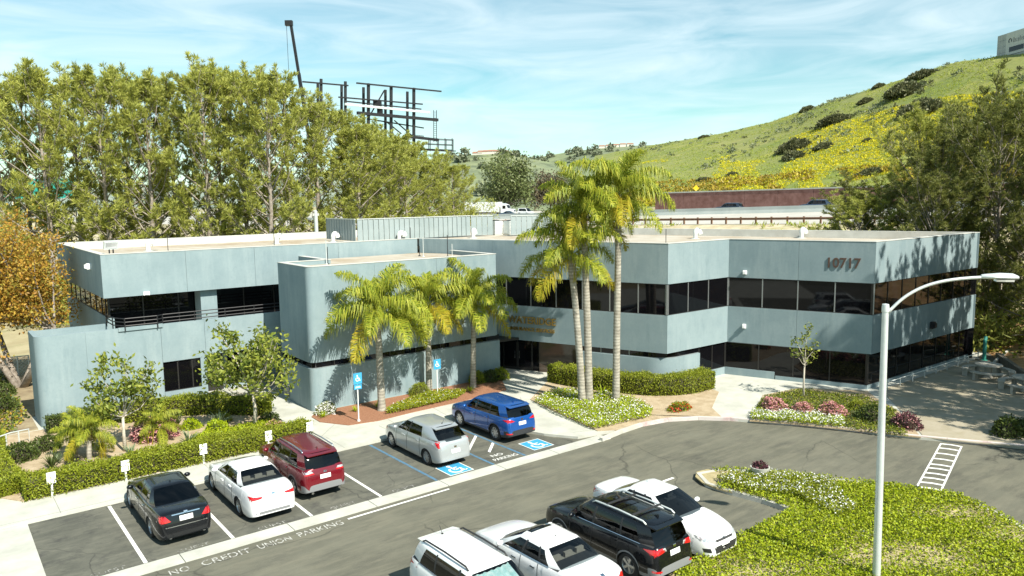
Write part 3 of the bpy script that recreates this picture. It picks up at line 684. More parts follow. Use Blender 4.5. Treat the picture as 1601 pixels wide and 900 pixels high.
# --- left wing: parapet, recessed windows, terrace
FY = 42.62
fx = [7.15, 11.2, 14.9, 20.0, 25.55]
wall([(7.15, 57.5), (7.15, 52.5), (7.15, 47.5), (7.15, FY)], ZW2, ZT); wall([(x, FY) for x in fx], ZW2, ZT)
wall([(25.55, 57.5), (7.15, 57.5)], ZW2, ZT); wall([(44.9, 41.0), (38, 58), (25.55, 57.5)], ZW2, ZT)
roofpoly = [(7.4, 42.9), (25.7, 42.7), (32.0, 27.3), (37.35, 27.25), (40.05, 20.0), (52.2, 19.8), (44.7, 40.7), (37.8, 57.6), (7.4, 57.2)]
cap(roofpoly, 7.4, 7.62, rooftop, 'roof')
# pale coated inner face and top flashing of the parapets
rim = [(7.15, 57.5), (7.15, FY), (25.55, FY), B_, C0, C1, D_, (44.9, 41.0), (38, 58), (25.55, 57.5), (7.15, 57.5)]
ri = inset(rim, .30); 
for a, b, c, d in zip(ri, ri[1:], inset(rim, .36), inset(rim, .36)[1:]): MB().prism([a, b, d, c], 7.622, ZT-.004).build('parapet_coating', parapetin, bld, BO)
ro, rii = inset(rim, -.02), inset(rim, .34)
for a, b, c, d in zip(ro, ro[1:], rii, rii[1:]): MB().prism([a, b, d, c], ZT+.002, ZT+.03).build('coping', parapetin if True else alum, bld, BO)
cbt = cback[:2]+cl+[(26.5, 35.42), (26.5, 39.9)]
for a, b, c, d in zip(inset(cbt, -.02), inset(cbt, -.02)[1:], inset(cbt, .32), inset(cbt, .32)[1:]): MB().prism([a, b, d, c], 7.422, 7.45).build('coping', parapetin, bld, BO)
# second-floor glass behind the terrace
glazing((7.45, 57), (7.45, 43.6), 4.75, ZW2, .05, 1.7, frame=bronze); wall([(7.45, 57.0), (7.45, 43.6)], 2.4, 4.75)
glazing((7.5, 44.25), (18.3, 44.25), 3.6, ZW2, 0, 1.8, frame=bronze)
cap([(7.2, 43.0), (18.2, 43.0), (18.2, 57), (7.2, 57)], 5.905, 6.1, bronze, 'soffit')
MB().box(11.95, 12.82, 43.0, 44.1, 3.6, 5.9).build('pier', stucco, bld, BO)
cap([(8.0, 44.9), (24.5, 44.9), (24.5, 56), (8.0, 56)], .05, 5.9, blackin, 'room_core')
wall([(7.5, 57.2), (7.5, 44.3)], 0, 2.4)
# terrace parapet, rounded at its outer corner
r0 = .5
tl = [(3.9, 43.7), (3.9, 41.2+r0)]+arc((3.9+r0, 41.2+r0), r0, 180, 270)[1:]
wall(tl+[(6.0, 41.2)], 0, 4.5, smoothit=True, t=.22)
wall([(6.0, 41.2), (9.4, 41.2)], 0, 4.5, t=.22); wall([(9.4, 41.2), (11.55, 41.2)], 0, .95, t=.22); wall([(9.4, 41.2), (11.55, 41.2)], 2.52, 4.5, t=.22)
wall([(11.55, 41.2), (17.45, 41.2)], 2.62, 4.5, t=.22); wall([(7.45, 43.7), (3.93, 43.7)], 0, 4.47, t=.2)
wall([(11.55, 41.2), (11.55, 43.2)], 0, 2.62); wall([(11.8, 43.4), (17.45, 43.4)], 0, 2.62, t=.2)
cap([(4.15, 41.45), (17.45, 41.45), (17.45, 44.2), (7.5, 44.2), (7.4, 43.45), (4.15, 43.45)], 3.3, 3.58, concrete, 'terrace_floor')
glazing((9.4, 41.2), (11.55, 41.2), .95, 2.52, .1, .72, frame=bronze)
MB().box(9.6, 11.5, 42.2, 42.3, .5, 2.5).build('blind', mat('blind_mat', (.25, .24, .22), .8), bld, BO)
MB().box(12.1, 13.0, 43.3, 43.37, .14, 2.3).build('door', bronze, bld, BO)
MB().box(13.3, 14.5, 43.3, 43.37, .5, 2.2).build('pane', darkglass, bld, BO)
# terrace railing in black tube
rl = MB(); pts = [(7.35, 43.5), (7.35, 41.9), (7.75, 41.12), (9.25, 41.08), (9.55, 41.3), (17.4, 41.3)]
rail = link('railing', None, bld)
for z in (4.62, 4.80, 4.98): MB().tube([(*p, z) for p in pts], .028, 6).build('rail', blackmetal, rail, BO)
for p in [pts[0], pts[1], pts[2], pts[3], pts[4]]+[lerp2(pts[4], pts[5], t) for t in (.2, .4, .6, .8, 1)]: MB().tube([(*p, 4.35), (*p, 5.0)], .03, 6).build('post', blackmetal, rail, BO)
MB().box(7.45, 9.5, 41.13, 41.19, 4.36, 4.55).build('ledge', stucco, rail, BO)
# --- entrance behind the low beam: recessed glass with a pair of doors
e0, e1 = np.array((27.0, 38.6)), np.array((30.35, 32.35)); de = norm(e1-e0); ne = np.array([-de[1], de[0]])
def epiece(t0, t1, z0, z1, off, th, name, m, parent=None):
    a, b = e0+de*t0+ne*off, e0+de*t1+ne*off; return MB().prism([a, b, b+ne*th, a+ne*th], z0, z1).build(name, m, parent or bld, BO)
EL = float(np.linalg.norm(e1-e0))
epiece(0, 1.3, .13, ZB, .1, .2, 'wall_panel', bronze); epiece(1.33, 2.0, .13, ZB, .15, .04, 'pane', darkglass)
warmglass = mat('brown_reflection_glass_mat', (.085, .065, .05), .08, spec=.5)  # dark glass with the brown it reflects put into its colour
for k, (a, b) in enumerate(((2.05, 2.98), (3.02, 3.95))):
    d_ = epiece(a, b, .14, 1.85, .12, .04, 'door', darkglass)
    epiece(a, a+.05, .141, 1.849, .1, .08, 'door_frame', bronze, d_); epiece(b-.05, b, .141, 1.849, .1, .08, 'door_frame', bronze, d_); epiece(a+.051, b-.051, .141, .3, .1, .08, 'door_frame', bronze, d_)
    h = b-.13 if k == 0 else a+.13
    q0 = e0+de*h+ne*.02
    MB().tube([(*(q0+ne*.08), .85), (*q0, .88), (*q0, 1.32), (*(q0+ne*.08), 1.35)], .022, 6).build('handle', chrome, d_, BO)
epiece(2.05, 3.95, 1.87, ZB, .13, .03, 'transom', darkglass)
for x in (1.3, 2.0, 2.985, 3.955, 4.4): epiece(x, x+.035, .131, ZB, .09, .1, 'mullion', bronze)
epiece(4.0, 4.4, .13, ZB, .13, .03, 'pane', darkglass); epiece(4.45, EL, .13, ZB, .05, .05, 'pane', warmglass)
cap([(26.75, 35.8), (28.4, 35.6), (30.2, 32.2), (31.5, 33.5), (29.6, 38.9), (26.6, 39.6)], ZB+.005, ZB+.15, bronze, 'soffit')
# --- lettering
def wall_text(s, p0, p1, z, h, m, ext, parent_name, off=.05, bold=.006):
    """letters between two plan points, standing on the wall; each letter its own object"""
    p0, p1 = np.array(p0, float), np.array(p1, float); d = norm(p1-p0); nrm = np.array([d[1], -d[0]]); root = link(parent_name, None, bld)
    full = textmesh(s, h/.73); a, b = textwidth(full); k = math.dist(p0, p1)/(b-a)
    rot = Matrix(((d[0]*k, 0, nrm[0], 0), (d[1]*k, 0, nrm[1], 0), (0, 1, 0, 0), (0, 0, 0, 1)))
    for i, ch in enumerate(s):
        if ch == ' ': continue
        me = textmesh(ch, h/.73, ext, bold); w1 = textwidth(me)[1]; w2 = textwidth(textmesh(s[:i+1], h/.73))[1]
        me.transform(Matrix.Translation((w2-w1-a, 0, 0))); me.transform(rot); me.materials.append(m)
        o = link('numeral' if ch.isdigit() else 'letter', me, root, loc=(p0[0]+nrm[0]*off-BO[0], p0[1]+nrm[1]*off-BO[1], z))
d3 = norm(np.array(C1)-np.array(C0))
def on_line(a, b, dist): return np.array(a)+norm(np.array(b)-np.array(a))*dist
wall_text('10717', on_line(C0, C1, 5.42), on_line(C0, C1, 7.05), 6.68, .56, bronzeletter, .03, 'street_number', .03, .011)
wall_text('WATERIDGE', on_line(A_, B_, 6.62), on_line(A_, B_, 9.85), 3.13, .44, gold, .04, 'company_name')
wall_text('INSURANCE SERVICES', on_line(A_, B_, 6.78), on_line(A_, B_, 9.78), 2.68, .22, gold, .03, 'company_name')
# --- small fittings on the walls
def fitting(name, c, nrm, w, h, d, m):
    nrm = norm(np.array([*nrm, 0])); t = np.array([-nrm[1], nrm[0], 0]); c = np.array(c, float)
    MB().obox(c+nrm*d/2, nrm*d/2, t*w/2, (0, 0, h/2)).obox(c+nrm*(d+.05), nrm*.05, t*w*.32, (0, 0, h*.32)).build(name, m, bld, BO)
nC = np.array([d3[1], -d3[0]])
fitting('wall_lamp', (*(on_line(C0, C1, .95)+nC*.001), 6.22), nC, .2, .22, .16, white); fitting('wall_lamp', (*(on_line(C0, C1, .98)+nC*.001), 3.08), nC, .18, .24, .16, white)
fitting('wall_lamp', (7.149, 45.6, 7.35), (-1, 0), .3, .3, .2, white)
fitting('wall_lamp', (9.15, FY-.001, 5.99), (0, -1), .3, .18, .1, white); fitting('horn', (46.6, 19.56, 2.9), (0, -1), .4, .4, .16, blackmetal)

# ------------------------------------------------------------------ things on the roof
scr = thing('equipment_screen', (24.7, 49.4, 7.62), 'long grey ribbed metal screen standing on the left part of the roof', 'screen', 'ribbed screens on the roof')
def screenrun(root, a, b, z0, z1, w=.42):
    O = np.array(root.location); a, b = np.array(a, float), np.array(b, float); d = norm(b-a); nl = np.array([-d[1], d[0]]); pts = split(a, b, w)
    for p, q in zip(pts, pts[1:]):
        p, q = np.array(p)+d*.012, np.array(q)-d*.012
        mb = MB().prism([p, q, q+nl*.03, p+nl*.03], z0, z1); m_ = (p+q)/2; mb.prism([p, p+d*.07, p+d*.07-nl*.04, p-nl*.04], z0+.001, z1-.001); mb.build('panel', screenm, root, O)
    MB().prism([a-nl*.05, b-nl*.05, b+nl*.06, a+nl*.06], z1+.002, z1+.05).build('cap_rail', galv, root, O)
    MB().prism([a+nl*.032, b+nl*.032, b+nl*.08, a+nl*.08], z0+.3, z0+.4).build('girt', galv, root, O)
screenrun(scr, (24.55, 54.2), (24.55, 49.42), 7.72, 9.25); screenrun(scr, (24.7, 49.4), (34.5, 49.4), 7.72, 9.25)
s2 = thing('equipment_screen', (35, 48.9, 7.62), 'short grey ribbed metal screen beside the gap with the air conditioners', 'screen', 'ribbed screens on the roof')
screenrun(s2, (34.55, 49.38), (36.2, 48.7), 7.72, 9.22)
s3 = thing('equipment_screen', (36.3, 44.6, 7.62), 'grey ribbed metal screen partly behind the tall palm crowns', 'screen', 'ribbed screens on the roof')
screenrun(s3, (36.9, 47.3), (40.2, 46.0), 7.72, 9.2)
for k, (x, y, lb) in enumerate(((37.4, 49.9, 'pale slatted air conditioner beside the short roof screen'), (38.2, 49.0, 'pale slatted air conditioner against the right roof screen'))):
    r = thing('air_conditioner', (x, y, 7.62), lb, 'air conditioner', 'air conditioners on the roof')
    MB().box(-.4, .4, -.4, .4, .1, 1.15).build('casing', galv, r); MB().lathe([(.02, 1.16), (.3, 1.16), (.32, 1.22), (.0, 1.22)], 14).build('fan_guard', blackmetal, r)
    for z in np.arange(.2, 1.1, .12): MB().box(-.38, .38, -.425, -.402, z, z+.06).build('slat', whitemetal, r)
    MB().box(-.45, .45, -.45, .45, 0, .09).build('base', concrete, r)
def hood(px, py, lb, sc=1.):
    q = at(px, py, 7.62); r = thing('vent_hood', q, lb, 'roof vent', 'white gooseneck vents on the roof', rz=RNG.random()*.8)
    pts = [(0, 0, 0), (0, 0, .3*sc)]+[(.22*sc*(1-math.cos(a)), 0, .3*sc+.24*sc*math.sin(a)) for a in np.linspace(.3, PI, 6)]
    MB().tube(pts, [.13*sc]*2+[.15*sc, .16*sc, .17*sc, .18*sc, .19*sc, .2*sc], 10).build('duct', whitemetal, r, smooth=True, sharp=40); MB().lathe([(.14*sc, .04), (.3*sc, 0), (.3*sc, -.02)], 10).build('flashing', galv, r)
for (px, py, lb) in ((232, 392, 'white vent hood near the left end of the roof'), (433, 381, 'white vent hood behind the thin rod on the left roof'), (521, 378, 'white vent hood left of the ribbed screen corner'), (594, 376, 'white vent hood in front of the ribbed screen, left one of a pair'), (624, 376, 'white vent hood in front of the ribbed screen, right one of a pair'), (740, 372, 'white vent hood in front of the short roof screen'), (1087, 373, 'white vent hood on the roof right of the palms'), (1253, 372, 'white vent hood above the building number')):
    hood(px, py, lb, 1.1)
q = (7.75, 43.1, ZT+.03); r = thing('floodlight', q, 'square floodlight on the front left corner of the roof parapet', 'floodlight', rz=.2)
MB().box(-.12, -.07, -.03, .03, 0, .2).box(.07, .12, -.03, .03, 0, .2).build('bracket', blackmetal, r)
MB().obox((0, 0, .42), (.34, 0, 0), (0, .06, .03), (0, -.05, .2)).build('housing', galv, r); MB().obox((0, -.07, .40), (.28, 0, 0), (0, .006, .003), (0, -.04, .15)).build('lens', clearlamp, r)
def rod(x, y, z, h, lb, m=blackmetal):
    r = thing('roof_rod', (x, y, z), lb, 'rod', 'thin rods standing on the roofs'); MB().tube([(0, 0, 0), (0, 0, h)], .022, 5).build('mast', m, r); MB().lathe([(.09, 0), (.09, .03), (.03, .05), (.0, .05)], 8).build('foot', m, r)
for (px, py, z, h, m, lb) in ((263, 394, 7.62, 1.1, 0, 'black rod near the left end of the main roof'), (429, 385, 7.62, 1.9, 0, 'tall thin black rod on the left main roof'), (494, 410, 7.2, .95, 0, 'short black rod on the low roof, left of a pale one'), (498, 411, 7.2, 1.3, 1, 'pale rod on the low roof beside a short black one'), (642, 377, 7.62, 1.0, 0, 'black rod against the ribbed roof screen'), (656, 400, 7.2, .6, 0, 'shortest black rod on the low roof before the parapet'), (662, 401, 7.2, 1.2, 1, 'pale thin rod on the low roof near the parapet corner'), (700, 401, 7.2, 1.3, 0, 'tall black rod on the low roof beside the inner parapet'), (707, 402, 7.2, .8, 1, 'short pale rod beside the tall black one on the low roof'), (1041, 383, 7.62, 1.0, 0, 'black rod on the roof right of the tall palms')):
    if z == 7.2: 
        q = at(px, py, 7.2)
        if q[0] < 18 and q[1] > 38.8: q[1] = 38.8
    else: q = at(px, py, 7.62)
    rod(q[0], q[1], z, h, lb, galv if m else blackmetal)

# ================================================================== CARS
def ip(y, prof): p = np.array(prof, float); return float(np.interp(y, p[:, 0], p[:, 1]))
def scurve(prof, n=3):
    """round the corners of a profile"""
    return [tuple(p) for p in smooth(prof, n)]
WHEELS = {}
def wheelmesh(R, wd, style):
    key = (round(R, 3), style)
    if key in WHEELS: return WHEELS[key]
    t = MB(); h = wd/2; ri = R*.68
    t.lathe([(ri, -h*.9), (R*.93, -h), (R, -h*.75), (R, h*.75), (R*.93, h), (ri, h*.9), (ri*.97, h*.5), (ri*.97, -h*.5), (ri, -h*.9)], 28, axis='x')
    tm = t.build('wheel', tyrem, smooth=True, sharp=50)
    m = MB(); m.lathe([(ri*.965, -h*.55), (ri*.99, h*.78), (ri*.93, h*.82), (ri*.88, h*.6), (ri*.86, -h*.2), (.02, -h*.15)], 28, axis='x')
    m.lathe([(.0, h*.78), (R*.13, h*.74), (R*.16, h*.5)], 12, axis='x')
    ns = {'five': 5, 'multi': 10, 'ten': 8, 'cover': 9}.get(style, 7); sw = {'five': .26, 'multi': .10, 'ten': .13, 'cover': .2}.get(style, .13)*ri
    for k in range(ns):
        a = 2*PI*k/ns; d = np.array([0, math.cos(a), math.sin(a)]); s = np.array([0, -math.sin(a), math.cos(a)]); x = np.array([1., 0, 0])
        A = d*R*.10+x*h*.70; B = d*ri*.92+x*h*.74
        V = [A+s*sw*.5, A-s*sw*.5, B-s*sw*.62, B+s*sw*.62]; V2 = [p-x*h*.35 for p in V]
        m.add(V+V2, [(0, 1, 2, 3), (0, 4, 5, 1), (1, 5, 6, 2), (2, 6, 7, 3), (3, 7, 4, 0)])
    rm = m.build('rim', rimdark if style == 'dark' else rimm, smooth=True, sharp=40)
    bpy.data.objects.remove; md = (tm.data, rm.data); bpy.data.objects.remove(tm); bpy.data.objects.remove(rm)
    WHEELS[key] = md; return md

def make_car(loc, rz, label, group, pm, S, cat='car', name='parked_car', lite=False):
    """body lofted along its length, cabin with glass, lamps and trim laid on the body skin. y=0 is the rear bumper in the spec"""
    L_, Wd, Ht, R, wb, ro = S['L'], S['W'], S['H'], S['R'], S['wb'], S['ro']
    root = thing(name, loc, label, cat, group, rz); hw = Wd/2; y0 = -L_/2
    zb = S.get('zb', .2); zdp = scurve(S['deck'], 2); zsp = scurve(S['shoulder'], 2)
    plan = scurve(S.get('plan', [(0, .66), (.03, .76), (.12, .87), (.4, .96), (.9, 1), (L_-1.3, 1), (L_-.7, .96), (L_-.3, .87), (L_-.08, .74), (L_, .60)]), 1)
    yws = (ro, ro+wb); Ra = R+.055
    ys = [0, .012, .035, .07, .12, .2, .3, .42]+list(np.arange(.55, L_-.5, .16 if not lite else .3))+[L_-v for v in (.42, .3, .2, .12, .07, .035, .012, 0)]
    for yw in yws: ys += [yw+Ra*math.cos(a) for a in np.linspace(.001, PI-.001, 15)]+[yw-Ra-.004, yw+Ra+.004]
    ys = sorted(ys); ys = [y for i, y in enumerate(ys) if i == 0 or y-ys[i-1] > .003]
    def bottom(y):
        b = zb+.10*max(0, (.35-y)/.35)+.06*max(0, (y-L_+.35)/.35)
        for yw in yws:
            if abs(y-yw) < Ra: b = max(b, R+math.sqrt(Ra*Ra-(y-yw)**2)*.97-.02)
        return b
    rowq = [0, .14, .36, .58, .80, 1.0]
    def wq(q): return float(np.interp(q, [0, .12, .35, .62, .85, 1], S.get('side', [.94, .985, 1.0, 1.0, .975, .93])))
    V = []; nr = len(rowq)+4
    for y in ys:
        zs, zd, bo = ip(y, zsp), ip(y, zdp), bottom(y); zs = max(zs, bo+.05); zd = max(zd, zs+.005); w = hw*ip(y, plan)
        for q in rowq:
            z = bo+(zs-bo)*q; V.append((w*wq((z-zb)/(zs-zb)), y+y0, z))
        for fx_, q in ((.90, .45), (.78, .8), (.42, .97), (0, 1)): V.append((w*.93*fx_/.93 if q < 1 else 0, y+y0, zs+(zd-zs)*q))
    V = np.array(V); n1 = len(V); ns = len(ys)
    Vm = V*np.array([-1, 1, 1]); VV = np.vstack([V, Vm]); Fs = []; Mi = []
    yb_r, yb_f = S['cab'][0], S['cab'][1]
    for i in range(ns-1):
        ym = (ys[i]+ys[i+1])/2; incab = yb_r+.12 < ym < yb_f-.12
        for r in range(nr-1):
            a, b, c, d = i*nr+r, i*nr+r+1, (i+1)*nr+r+1, (i+1)*nr+r
            mi = 1 if (incab and r >= 6) else 0
            if S.get('clad') and r < 1: mi = 2
            if S.get('clad') and r == 1 and (ym < .3 or ym > L_-.25): mi = 2
            Fs += [(a, d, c, b), (n1+a, n1+b, n1+c, n1+d)]; Mi += [mi, mi]
    for i in (0, ns-1):
        a = [i*nr+r for r in range(nr)]; b = [n1+i*nr+r for r in range(nr-1)][::-1]
        Fs.append(tuple(a+b)); Mi.append(2 if S.get('clad') else 0)
    mb = MB(); mb.add(VV, Fs); mb.m = Mi
    body = mb.build('body', [pm, interior, S.get('cladm', plastic)], root, smooth=True, sharp=38)
    bv = BVHTree.FromPolygons([tuple(p) for p in VV], Fs)
    MB().box(-hw*.80, hw*.80, y0+.25, y0+L_-.3, zb-.02, max(.55, R+.18)).build('underbody', plastic, root)
    # ---- cabin
    cb = S['cab']; yr_r, yr_f, wr = cb[2], cb[3], cb[4]*hw; zr = Ht-.085
    sp = S['pillars']      # [(belt y, roof y, kind of the gap that follows)] from the front pillar back
    cols = []
    def belt(y, f=.955): return (hw*ip(y, plan)*.93*f, ip(y, zsp)+.012)
    zf = ip(yb_f, zdp); zrr = ip(yb_r, zdp)
    wf = belt(yb_f-.1)[0]; wre = belt(yb_r+.1)[0]
    cols.append((0, yb_f+.10, zf-.03, 0, yr_f+.05, zr+.035, 'W')); cols.append((wf*.55, yb_f+.07, zf-.035, wr*.55, yr_f+.04, zr+.03, 'W'))
    cols.append((wf*.93, yb_f-.06, zf-.05, wr*.92, yr_f-.005, zr+.005, 'P'))
    for k, (yb, yr, kd) in enumerate(sp):
        bx, bz = belt(yb); cols.append((bx, yb, bz, wr*(1.0 if .1 < k else 1.0), yr, zr-.015, kd))
    cols.append((wre*.90, yb_r+.05, zrr-.05, wr*.90, yr_r+.02, zr+.0, 'R')); cols.append((wre*.52, yb_r-.02, zrr-.03, wr*.52, yr_r-.02, zr+.025, 'R')); cols.append((0, yb_r-.04, zrr-.025, 0, yr_r-.03, zr+.03, 'E'))
    tt = [0, .07, .3, .55, .8, .93, 1.0]; nc = len(cols); CV = []
    for (xb, yb, zb_, xr, yr, zr_, kd) in cols:
        for t in tt:
            b = 4*t*(1-t)*.035; CV.append((xb+(xr-xb)*t+(b if xb > 0 else 0), yb+(yr-yb)*t+y0+(b*.8 if yb > (yb_r+yb_f)/2 and xb < wf*.95 else (-b*.6 if xb < wre*.95 and yb < yb_r+.1 else 0)), zb_+(zr_-zb_)*t))
    k = len(tt); rings = [(.93, .035), (.75, .06), (.45, .078), (.0, .085)]
    yc = (yr_r+yr_f)/2+y0; ridx = []
    for s, dz in rings:
        ridx.append(len(CV))
        for (xb, yb, zb_, xr, yr, zr_, kd) in cols:
            zz = zr_+(Ht-zr_)*min(1, dz/.085*1.0) if s else Ht
            CV.append((xr*s, yc+(yr+y0-yc)*(s if s > .5 else s), zz))
    CV = np.array(CV); nC_ = len(CV); CVm = CV*np.array([-1, 1, 1]); groups = {}
    def addf(key, f, sideflip): groups.setdefault(key, []).append(f)
    kinds = {'W': 'windshield', 'R': 'rear_window', 'G': 'side_window', 'V': 'side_window', 'Q': 'side_window'}
    for c in range(nc-1):
        kd = cols[c][6]
        for j in range(k-1):
            f = (c*k+j, (c+1)*k+j, (c+1)*k+j+1, c*k+j+1); fm = tuple(nC_+q for q in f[::-1])
            lo_j = 0 if kd in 'WR' else 1; glass = kd in 'WRGVQ' and lo_j <= j < k-2+(kd in 'WR')
            if glass:
                if kd in 'WR': groups.setdefault((kinds[kd], kd), []).extend([f, fm])
                else: groups.setdefault(('side_window', kd, c, 0), []).append(f); groups.setdefault(('side_window', kd, c, 1), []).append(fm)
            else: groups.setdefault(('cabin', 'B' if kd == 'B' else 'P'), []).extend([f, fm])
    prev = [c*k+k-1 for c in range(nc)]
    for r in ridx:
        cur = [r+c for c in range(nc)]
        for c in range(nc-1):
            f = (prev[c], prev[c+1], cur[c+1], cur[c]); groups.setdefault(('cabin', 'P'), []).extend([f, tuple(nC_+q for q in f[::-1])])
        prev = cur
    AV = np.vstack([CV, CVm])
    cmb = MB(); cmb.add(AV, groups[('cabin', 'P')], 0)
    if ('cabin', 'B') in groups: cmb.f += groups[('cabin', 'B')]; cmb.m += [1]*len(groups[('cabin', 'B')])
    me = bpy.data.meshes.new('roof_and_pillars'); me.from_pydata(AV.tolist(), [], cmb.f)
    bm = bmesh.new(); bm.from_mesh(me); bmesh.ops.delete(bm, geom=[v for v in bm.verts if not v.link_faces], context='VERTS'); bmesh.ops.remove_doubles(bm, verts=bm.verts, dist=.0004); bm.to_mesh(me); bm.free()
    mi = np.array(cmb.m); 
    for x in (S.get('roofm', pm), plastic): me.materials.append(x)
    if len(mi) == len(me.polygons): me.polygons.foreach_set('material_index', mi)
    me.update(); me.shade_smooth(); me.set_sharp_from_angle(angle=math.radians(36)); link('roof_and_pillars', me, root)
    for key, fs in groups.items():
        if key[0] == 'cabin': continue
        used = sorted({q for f in fs for q in f}); mp_ = {q: i for i, q in enumerate(used)}
        g = MB().add(AV[used], [tuple(mp_[q] for q in f) for f in fs]); gm = S['frontglass'] if key[0] == 'windshield' and 'frontglass' in S else S.get('rearglass', carglass) if key[0] == 'rear_window' or key[1] in 'VQ' else carglass
        g.build(key[0], gm, root, smooth=True)
    # ---- patches laid on the skin
    def patch(name, corners, view, m, n=(8, 5), eps=.008, parent=None, lab=None, bvh=None):
        """corners: four 2-D points; view rear/front (x,z), left/right (y,z), top (x,y)"""
        c = [np.array(q, float) for q in corners]; pts = []; bvh = bvh or bv
        for j in range(n[1]+1):
            for i in range(n[0]+1):
                u, v = i/n[0], j/n[1]; p = (c[0]*(1-u)+c[1]*u)*(1-v)+(c[3]*(1-u)+c[2]*u)*v
                if view == 'rear': o_, d_ = (p[0], -9, p[1]), (0, 1, 0)
                elif view == 'front': o_, d_ = (p[0], 9, p[1]), (0, -1, 0)
                elif view == 'left': o_, d_ = (-9, p[0]+y0, p[1]), (1, 0, 0)
                elif view == 'right': o_, d_ = (9, p[0]+y0, p[1]), (-1, 0, 0)
                elif view == 'top': o_, d_ = (p[0], p[1]+y0, 9), (0, 0, -1)
                h = bvh.ray_cast(Vector(o_), Vector(d_)); q = h[0] if h[0] is not None else bvh.find_nearest(Vector(o_)+Vector(d_)*(9-L_/2 if view in ('rear', 'front') else 9-hw))[0]
                pts.append(np.array(q)-np.array(d_)*eps)
        w_ = n[0]+1; fs = [(j*w_+i, j*w_+i+1, (j+1)*w_+i+1, (j+1)*w_+i) for j in range(n[1]) for i in range(n[0])]
        mb = MB().add(pts, fs); o = mb.build(name, m, parent or root, smooth=True)
        if lab: o['label'] = lab
        return o
    roofbv = BVHTree.FromPolygons([tuple(p) for p in AV], cmb.f)
    for (nm, cs, view, m, *rest) in S.get('patches', []):
        both = rest and rest[0] == 'mirror'
        patch(nm, cs, view, m, bvh=roofbv if view == 'top' else None, eps=.012 if view == 'top' else .008)
        if both:
            if view in ('rear', 'front', 'top'): patch(nm, [(-q[0], q[1]) for q in cs], view, m)
            else: patch(nm, cs, 'right' if view == 'left' else 'left', m)
    # doors: shut lines and handles
    if not lite:
        for yy, dz in S.get('doors', []):
            for sd in ('left', 'right'): patch('door_seam', [(yy-.012, zb+.10), (yy+.012, zb+.10), (yy+.012+dz, ip(yy, zsp)-.0), (yy-.012+dz, ip(yy, zsp)-.0)], sd, plastic, (1, 8), .004)
        for yy in S.get('handles', []):
            for sx in (-1, 1):
                zz = ip(yy, zsp)-.13; h = bv.ray_cast(Vector((9*sx, yy+y0, zz)), Vector((-sx, 0, 0)))
                if h[0] is not None: MB().obox(np.array(h[0])+np.array([sx*.015, 0, 0]), (.018, 0, 0), (0, .10, 0), (0, 0, .018)).build('door_handle', S.get('handlem', pm), root)
    # mirrors
    for sx in (-1, 1):
        ym = sp[0][0]-.10; bx, bz = belt(ym); c = np.array([sx*(bx+.16), ym+y0+.02, bz+.09])
        bmm = bmesh.new(); bmesh.ops.create_icosphere(bmm, subdivisions=2, radius=1); me = bpy.data.meshes.new('mirror'); bmm.to_mesh(me); bmm.free(); me.materials.append(S.get('mirrorm', pm)); me.shade_smooth()
        o = link('mirror', me, root, loc=tuple(c)); o.scale = (.115, .075, .08)
    # wheels
    tm, rm = wheelmesh(R, .215, S.get('wheel', 'ten'))
    for sx in (-1, 1):
        for yw in yws:
            o = link('wheel', tm, root, loc=(sx*(hw-.125), yw+y0, R)); o.rotation_euler = (0, 0, 0 if sx > 0 else PI)
            link('rim', rm, o)
    # seats
    if not lite:
        sm = S.get('seatm', seatdark); zsn = ip(sp[1][0], zsp)
        for x in (-.36, .36):
            MB().box(x-.23, x+.23, sp[1][0]+y0-.05, sp[1][0]+y0+.10, zsn-.25, zsn+.10).build('seat', sm, root); MB().box(x-.12, x+.12, sp[1][0]+y0-.05, sp[1][0]+y0+.04, zsn+.13, zsn+.29).build('headrest', sm, root)
        yb2 = S.get('bench', yb_r+.55)
        MB().box(-.62, .62, yb2+y0-.05, yb2+y0+.12, zsn-.25, zsn+.10).build('seat', sm, root)
        for x in (-.42, 0, .42): MB().box(x-.13, x+.13, yb2+y0-.06, yb2+y0+.03, zsn+.11, zsn+.24).build('headrest', sm, root)
        MB().box(-.6, .6, yb_f+y0-.55, yb_f+y0-.15, zf-.12, zf-.04).build('dashboard', interior, root)
        MB().tube([(-.36+.17*math.cos(a), yb_f+y0-.62, zf-.0+.17*math.sin(a)) for a in np.linspace(0, 2*PI, 14)], .014, 5).build('steering_wheel', interior, root)
    # extras
    if S.get('rails'):
        for sx in (-1, 1):
            x = sx*wr*.90; ya, yb = yr_r+y0+.15, yr_f+y0-.15; zz = Ht-.02
            MB().tube([(x, ya, zz-.03), (x, ya+.12, zz+.035), (x, (ya+yb)/2, zz+.06), (x, yb-.12, zz+.035), (x, yb, zz-.04)], .025, 6).build('roof_rail', S['rails'], root, smooth=True)
        if S.get('bars'):
            for t in (.25, .72):
                y = ya+(yb-ya)*t; MB().box(-wr*.9, wr*.9, y-.035, y+.035, zz+.06, zz+.09).build('cross_bar', plastic, root)
    if S.get('antenna') == 'fin':
        y = yr_r+y0+.22; MB().add([(-.02, y, Ht-.03), (.02, y, Ht-.03), (.02, y+.16, Ht-.01), (-.02, y+.16, Ht-.01), (0, y, Ht+.06), (0, y+.05, Ht+.055)], [(0, 1, 2, 3), (0, 4, 1), (1, 4, 5, 2), (3, 5, 4, 0), (2, 5, 3)]).build('antenna', pm, root)
    elif S.get('antenna') == 'rod':
        y = yr_r+y0+.16; MB().tube([(0, y, Ht-.03), (0, y-.14, Ht+.17)], .008, 4).lathe([(.035, Ht-.03), (.03, Ht), (0, Ht+.01)], 8, c=(0, y, 0)).build('antenna', plastic, root)
